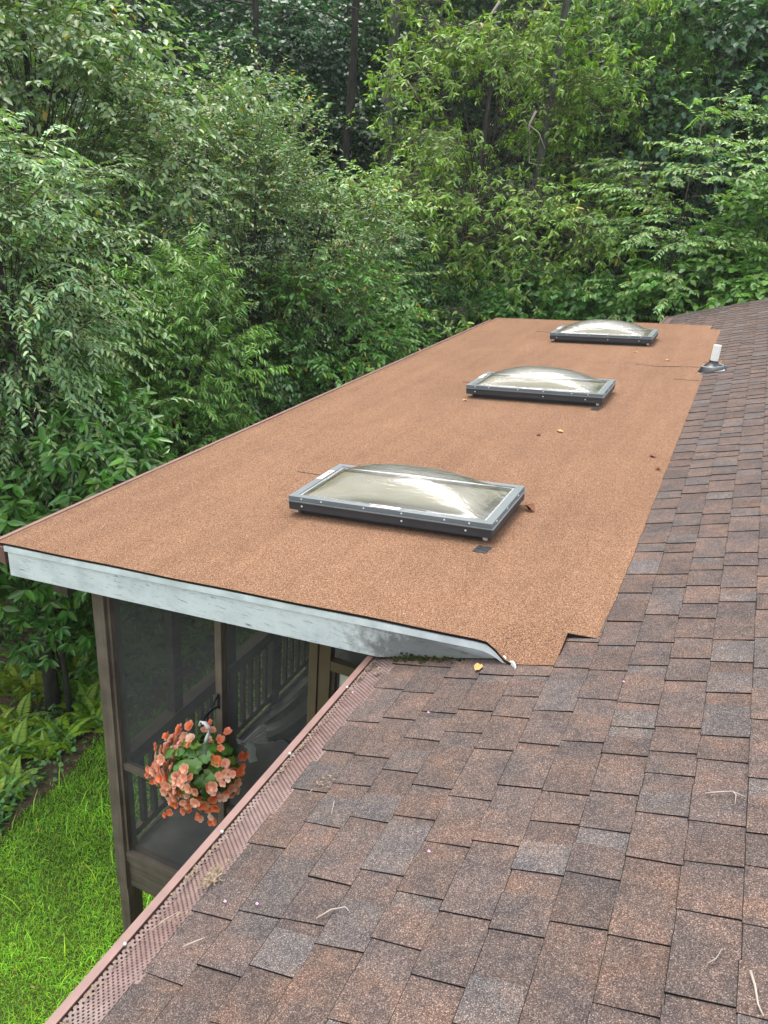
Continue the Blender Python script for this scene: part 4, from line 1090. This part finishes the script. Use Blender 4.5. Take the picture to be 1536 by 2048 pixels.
T('grape_shrub', 'taller leafy shrub rising at the uphill end of the shingle rake', 'shrub', 1545, 480, 17.6, 200, 300, 36, n_clump=70, clump_r=.5, twigs=9, leaves=9, L=.14, W=.10, tintc=(.08, .135, .04), stems=4, trunk_r=.05, droop=.3)
T('viburnum_shrub', 'round dense heart-leaved shrub directly behind the last skylight', 'shrub', 1130, 612, 17.4, 300, 130, 37, n_clump=90, clump_r=.42, twigs=10, leaves=9, L=.13, W=.095, tintc=(.058, .125, .032), stems=5, trunk_r=.04, droop=.25, shell=.6)
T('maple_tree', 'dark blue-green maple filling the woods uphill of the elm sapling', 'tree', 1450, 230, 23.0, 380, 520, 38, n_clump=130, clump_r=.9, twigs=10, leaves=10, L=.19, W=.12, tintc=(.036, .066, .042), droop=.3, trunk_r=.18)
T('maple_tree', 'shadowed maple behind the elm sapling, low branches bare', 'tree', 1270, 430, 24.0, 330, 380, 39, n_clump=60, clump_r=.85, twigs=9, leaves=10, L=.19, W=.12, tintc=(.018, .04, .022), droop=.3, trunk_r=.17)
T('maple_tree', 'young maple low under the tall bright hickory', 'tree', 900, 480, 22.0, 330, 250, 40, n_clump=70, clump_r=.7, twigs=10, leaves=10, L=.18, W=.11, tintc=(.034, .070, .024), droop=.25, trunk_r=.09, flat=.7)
# --- tall forest behind
bgt = [(300, 110, 22.0, 400, 420, BLUE_SHADE, .22), (150, -40, 24.0, 420, 380, GREEN, .2), (520, 60, 25.0, 380, 420, BLUE_SHADE, .24), (690, 190, 27.0, 360, 420, DEEP_SHADE, .28),
       (800, 60, 29.0, 360, 400, DEEP_SHADE, .26), (600, 330, 24.0, 330, 360, DEEP_SHADE, .2), (760, 400, 26.0, 330, 330, (.018, .042, .015), .2), (1120, -60, 27.0, 420, 360, GREEN, .25), (1380, -40, 30.0, 420, 380, DEEP_SHADE, .3),
       (1520, 60, 27.0, 340, 420, BLUE_SHADE, .22), (1110, 430, 28.0, 330, 340, DEEP_SHADE, .28), (1370, 520, 27.0, 330, 250, DEEP_SHADE, .25), (950, 560, 27.0, 380, 220, (.020, .048, .015), .22),
       (360, 330, 19.0, 380, 420, GREEN, .16), (160, 520, 16.0, 380, 380, GREEN, .14), (-90, 330, 17.0, 420, 620, PALE, .18), (1620, 330, 24.0, 330, 520, DEEP_SHADE, .2),
       (200, 700, 13.5, 380, 340, DEEP_SHADE, .05), (-60, 900, 11.5, 380, 500, DEEP_SHADE, .045), (430, 600, 16.5, 380, 300, DEEP_SHADE, .1), (700, 560, 20.0, 330, 260, DEEP_SHADE, .12), (560, 200, 30.0, 420, 500, DEEP_SHADE, .25), (980, 100, 32.0, 420, 560, DEEP_SHADE, .25), (1250, 300, 32.0, 420, 560, DEEP_SHADE, .25), (60, 60, 28.0, 460, 560, DEEP_SHADE, .25)]
bg_desc = ['blue-green maple crown high above the silvery birch', 'light green oak crown at the top of the woods over the lawn', 'blue-green poplar crown beside the dark straight trunk', 'very dark pine-like tree with a thick straight trunk showing', 'dark tree behind the tall bright hickory on its lawn side',
           'shaded tree standing just past the birch leaders', 'shaded tree wrapped round the pale bare trunk', 'green crown spilling over the tall bright hickory', 'tall dark crown with sky chinks over the round-topped hickory', 'blue-green crown above the grape shrubs',
           'dark thick-trunked tree beneath the round-topped hickory', 'shaded understorey tree behind the elm sapling', 'shaded understorey tree behind the heart-leaved shrub', 'green understorey tree between oak and birch', 'green understorey tree under the overhanging oak',
           'pale oak beyond the silvery elm', 'dark tree behind the taller leafy shrub', 'dark shrubby tree behind the peach tree', 'dark shrubby tree behind the large-leaved hickory', 'dark understorey tree behind the dogwood', 'dark understorey tree behind the grey-green sapling',
           'deep background tree past the birch top', 'deep background tree past the bright hickory top', 'deep background tree past the round-topped hickory', 'deep background tree past the oak top']
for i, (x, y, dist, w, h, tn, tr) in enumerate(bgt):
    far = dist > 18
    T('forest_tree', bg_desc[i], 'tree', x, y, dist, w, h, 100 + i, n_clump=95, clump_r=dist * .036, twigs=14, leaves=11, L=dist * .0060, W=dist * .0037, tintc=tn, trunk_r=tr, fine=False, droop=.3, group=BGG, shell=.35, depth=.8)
# bare trunks that read between the crowns
for (x, dist, r, label, bk, lean) in ((683, 22.0, .15, 'dark straight pine trunk standing bare between birch and bright hickory', 'bark', .2), (780, 19.6, .15, 'lichen-pale trunk rising beside the bright hickory', 'bark_grey', -.3), (508, 19.5, .16, 'dark trunk behind the birch leaders', 'bark', 0),
                                      (268, 16.8, .12, 'dark trunk glimpsed between oak and birch', 'bark', .1), (112, 17.0, .16, 'dark trunk inside the oak crown', 'bark', -.1), (1112, 25.0, .30, 'thick dark trunk base under the bright hickory', 'bark', .0), (1290, 25.5, .28, 'thick dark trunk base behind the elm sapling', 'bark', .1),
                                      (1030, 19.5, .11, 'pale slanting trunk of a young tree inside the bright hickory foliage', 'bark_grey', .9), (600, 30.0, .25, 'dark trunk deep in the woods past the birch', 'bark', 0), (1200, 30.0, .22, 'dark trunk deep in the woods past the round-topped hickory', 'bark', .2), (860, 28.0, .2, 'dark trunk deep in the woods on the lawn side of the bright hickory', 'bark', -.2)):
    p = at_dist(x, 400, dist); bz = float(terrain(p[0], p[1])); t = thing('bare_tree', label, 'tree', (p[0], p[1], bz))
    mb = MB(); g = random.Random(int(x)); H = 15.0
    mb.tube([(p[0] + lean * k / 8 * 1.0 + g.uniform(-.06, .06), p[1] + g.uniform(-.06, .06), bz - .2 + H * k / 8) for k in range(9)], [r * (1.25 if k == 0 else 1 - .55 * k / 8) for k in range(9)], 12)
    link('trunk', mb.mesh('trunk', M[bk], True), t)
    for k in range(12):
        mb = MB(); z = bz + g.uniform(3.5, 13); a = g.uniform(0, 6.28); Lb = g.uniform(.8, 2.2)
        d0 = Vector((p[0] + lean * (z - bz) / H, p[1], z)); d1 = Vector((math.cos(a) * Lb, math.sin(a) * Lb, g.uniform(-.3, .6)))
        mb.tube([d0, d0 + d1 * .5 + Vector((0, 0, .12)), d0 + d1], [r * .17, r * .12, .008], 5)
        link('branch', mb.mesh('branch', M[bk], True), t)
# dead pale limbs hanging in the bright hickory
for pts_, lab in (([(1072, 222), (1058, 250), (1060, 300), (1058, 325), (1075, 330)], 'bleached dead limb hooked in the middle of the bright hickory'), ([(1000, 2), (978, 35), (955, 65), (935, 78)], 'bleached bare limb near the top of the bright hickory'), ([(765, 205), (790, 145), (820, 170), (842, 205)], 'thin grey bare limb on the lawn side of the bright hickory')):
    P = [Vector(at_dist(x, y, 16.9)) for x, y in pts_]; t = thing('dead_limb', lab, 'branch', tuple(P[0]))
    mb = MB(); mb.tube(P, [.024 - .017 * i / (len(P) - 1) for i in range(len(P))], 7); link('wood', mb.mesh('wood', M['twig_pale'], True), t)
    q = P[1] + (P[1] - P[0]).cross(Vector((0, 1, 0))).normalized() * .4
    mb = MB(); mb.tube([P[1], (P[1] + q) / 2 + Vector((.02, 0, -.05)), q + Vector((0, 0, -.25))], [.014, .010, .005], 6); link('fork', mb.mesh('fork', M['twig_pale'], True), t)

# far woods: one mass
g = np.random.default_rng(77); N = 90000
az = g.uniform(math.radians(-75), math.radians(25), N); rr = g.uniform(33, 47, N)
u, v = rr * np.sin(az), rr * np.cos(az); gz = terrain(u, v); zz = gz + 18.0 * g.random(N) ** .9
cl = np.sin(u * .9) * np.sin(v * .8 + zz * .5) * np.sin(zz * .9 + u * .4)
keep = cl > -.22; u, v, zz = u[keep], v[keep], zz[keep]; N = len(u)
ld = unit(g.normal(0, 1, (N, 3)) * np.array([1, 1, .5]) + np.array([0, 0, -.4])); nr = unit(np.array([0, -.5, .8]) + g.normal(0, .5, (N, 3)))
sz = g.uniform(.28, .55, N)
vv, qd, tn = leaf_arrays(np.stack([u, v, zz], 1), ld, nr, sz, sz * .6, leaf_tint(g, N, (.018, .040, .017), .3), False)
link('far_woods', np_mesh('far_woods', vv, qd, M['leaf'], tn), label='dark mass of distant woodland closing the view behind all trees', cat='woods', kind='stuff')

# ------------------------------------------------------------------ lawn
g = np.random.default_rng(8)
def grass(n, u0, u1, v0, v1, hmin, hmax, w):
    u = g.uniform(u0, u1, n); v = g.uniform(v0, v1, n)
    k = u > np.array([edge_u(x) for x in v]) + g.normal(-.02, .06, n); u, v = u[k], v[k]; n = len(u)
    cl = .5 + .5 * np.sin(u * 5.1 + 2 * np.sin(v * 3.3)) * np.sin(v * 4.7 + 1.5 * np.sin(u * 2.9))
    h = (hmin + (hmax - hmin) * g.random(n) ** 2 * (.35 + .9 * cl))
    a = g.uniform(0, 2 * math.pi, n); bend = h * g.uniform(.4, 1.9, n)
    b = np.stack([u, v, np.full(n, .0)], 1); d = np.stack([np.cos(a), np.sin(a), np.zeros(n)], 1); s = np.stack([-np.sin(a), np.cos(a), np.zeros(n)], 1) * (w * g.uniform(.6, 1.3, n))[:, None]
    m_ = b + d * (bend * .35)[:, None]; m_[:, 2] += h * .65; tp = b + d * bend[:, None]; tp[:, 2] += h * .92
    vt = np.stack([b - s, b + s, m_ + s * .8, m_ - s * .8, tp], 1).reshape(-1, 3); o = np.arange(n)[:, None] * 5
    tn = leaf_tint(g, n, (.138, .222, .024), .38, 0, .16); tn *= (.78 + .4 * cl)[:, None]
    dry = g.random(n) < .015; tn[dry] = (.30, .24, .10)
    return vt, o + np.array([0, 1, 2, 3]), o + np.array([3, 2, 4]), np.repeat(tn, 5, 0)
parts = [grass(110000, -5.7, -2.2, 1.6, 6.4, .016, .052, .0032), grass(1500, -5.6, -2.6, 1.6, 6.2, .10, .22, .0042), grass(36000, -5.7, -.8, 6.4, 13.5, .03, .11, .0042), grass(12000, -2.2, -.7, 2.8, 6.4, .03, .09, .004)]
of = 0; V_, Q_, T_, C_ = [], [], [], []
for vt, q, t3, tn in parts: V_.append(vt); Q_.append(q + of); T_.append(t3 + of); C_.append(tn); of += len(vt)
TRI[0] += sum(len(q) * 2 for q in Q_) + sum(len(t) for t in T_)
link('grass', np_mesh('grass', np.concatenate(V_), np.concatenate(Q_), M['grass'], np.concatenate(C_), np.concatenate(T_)), label='bright green mown lawn grass with long tufts', cat='grass', kind='stuff')
# fallen leaves on the lawn
for i, (x, y, m) in enumerate(((40, 1915, 'dead'), (125, 1500, 'dead_y'), (30, 1945, 'dead'), (100, 1945, 'dead'), (50, 2005, 'dead'), (65, 1975, 'dead_y'), (95, 1585, 'dead'), (180, 1560, 'dead'), (30, 1640, 'dead'), (185, 1775, 'dead'), (75, 1660, 'dead_y'), (160, 1735, 'dead_y'))):
    p = on_z(x, y, .06); mb = MB(); a = rnd.uniform(0, 6.28); s = rnd.uniform(.018, .032); ca, sa = math.cos(a) * s, math.sin(a) * s
    mb.add([(-ca, -sa, .01), (.4 * sa, -.4 * ca, .02), (ca, sa, .015), (-.4 * sa, .4 * ca, .03)], [(0, 1, 2), (0, 2, 3)])
    link('fallen_leaf', mb.mesh('fallen_leaf', M[m]), label='small dead leaf lying in the lawn grass', cat='leaf', group='dead leaves on the lawn', loc=(p[0], p[1], .045))

# ------------------------------------------------------------------ ferns
def frond_mesh(L, seed, tn):
    r = np.random.default_rng(seed); n = 22; b, l, nn, ll, ww = [], [], [], [], []
    for i in range(n):
        t = .08 + .92 * i / n; x = L * (t - .10 * t * t); z = L * (.62 * t - .60 * t * t)
        pl_ = L * .25 * math.sin(math.pi * min(1, t * .80 + .18)) ** .9 * (1.08 - t * .75)
        for sg in (-1, 1):
            b.append((x, 0, z)); l.append((.35, sg, -.12 + r.normal(0, .08))); nn.append((-.2, 0, 1)); ll.append(pl_); ww.append(L * .046)
    b, l, nn = map(np.array, (b, l, nn)); ll = np.array(ll); ww = np.array(ww)
    v, q, t_ = leaf_arrays(b.astype(float), l.astype(float), unit(nn.astype(float)), ll, ww, leaf_tint(r, len(b), tn, .1), True, .06)
    # rachis
    pr = [(L * (t - .1 * t * t), 0, L * (.62 * t - .6 * t * t)) for t in [k / 8 for k in range(9)]]
    o = len(v); rv = []
    for p in pr: rv += [(p[0], -.003, p[2]), (p[0], .003, p[2])]
    rq = np.array([[o + 2 * k, o + 2 * k + 1, o + 2 * k + 3, o + 2 * k + 2] for k in range(8)])
    return np_mesh('frond', np.concatenate([v, np.array(rv)]), np.concatenate([q, rq]), M['leaf'], np.concatenate([t_, np.tile(np.array([[.10, .15, .03]]), (len(rv), 1))]))
FR = [frond_mesh(.55, s, tn) for s, tn in ((1, (.15, .20, .016)), (2, (.16, .23, .018)), (3, (.10, .18, .018)), (4, (.19, .20, .02)))]
gf = random.Random(3)
for i in range(150):
    v = gf.uniform(3.3, 8.6); dd = gf.uniform(.16, 2.3) ** 1.0; u = edge_u(v) - dd
    sc = gf.uniform(.42, .85); ki = gf.randrange(4)
    where = 'at the bare soil edge of the lawn' if dd < .75 else ('in the middle of the fern bed' if dd < 1.5 else 'under the rhododendron')
    size = 'small' if sc < .62 else 'broad'; hue_ = ('yellow-green', 'lime-green', 'mid-green', 'yellowing')[ki]
    t = thing('fern', '%s %s fern growing %s' % (size, hue_, where), 'fern', (u, v, float(terrain(u, v)) + .02), group='ferns along the lawn edge')
    a0 = gf.uniform(0, 6.28); nfr = gf.randint(6, 8)
    for k in range(nfr):
        o = link('frond', FR[ki], t, local=True, loc=(0, 0, 0), rot=(gf.uniform(-.15, .15), gf.uniform(-.55, -.05), a0 + k * 6.283 / nfr + gf.uniform(-.2, .2)))
        s = sc * gf.uniform(.8, 1.15); o.scale = (s, s, s)
# ivy-like ground cover by the soil edge
g = np.random.default_rng(9); N = 9000
v = g.uniform(2.2, 9.0, N); u = np.array([edge_u(x) for x in v]) - np.abs(g.normal(.3, .8, N)) - .05
low = (v < 4.4) | (g.random(N) < .35); u, v = u[low], v[low]; N = len(u)
b = np.stack([u, v, terrain(u, v) + g.uniform(.03, .18, N)], 1)
vv, qd, tn = leaf_arrays(b, g.normal(0, 1, (N, 3)) * np.array([1, 1, .25]), unit(np.array([0, 0, 1.0]) + g.normal(0, .4, (N, 3))), g.uniform(.04, .08, N), g.uniform(.03, .06, N), leaf_tint(g, N, (.045, .095, .03), .3), True)
link('ground_cover', np_mesh('ground_cover', vv, qd, M['leaf'], tn), label='dark leafy ground cover along the edge of the lawn', cat='ground cover', kind='stuff')
print('foliage tris', TRI[0], 'objects', len(bpy.data.objects))
# ------------------------------------------------------------------ thin volume added to lift the dark tones of the woods
hm = bpy.data.materials.new('lift_haze'); hm.use_nodes = True; nt = hm.node_tree
nt.nodes.remove(nt.nodes['Principled BSDF']); pvn = nt.nodes.new('ShaderNodeVolumePrincipled')
pvn.inputs['Density'].default_value = 0.0006; pvn.inputs['Color'].default_value = (.93, .96, 1.0, 1)
nt.links.new(pvn.outputs[0], nt.nodes['Material Output'].inputs['Volume'])
link('lift_haze', MB().box(-170, 170, -130, 210, -1.5, 60).mesh('lift_haze', hm), kind='stuff')
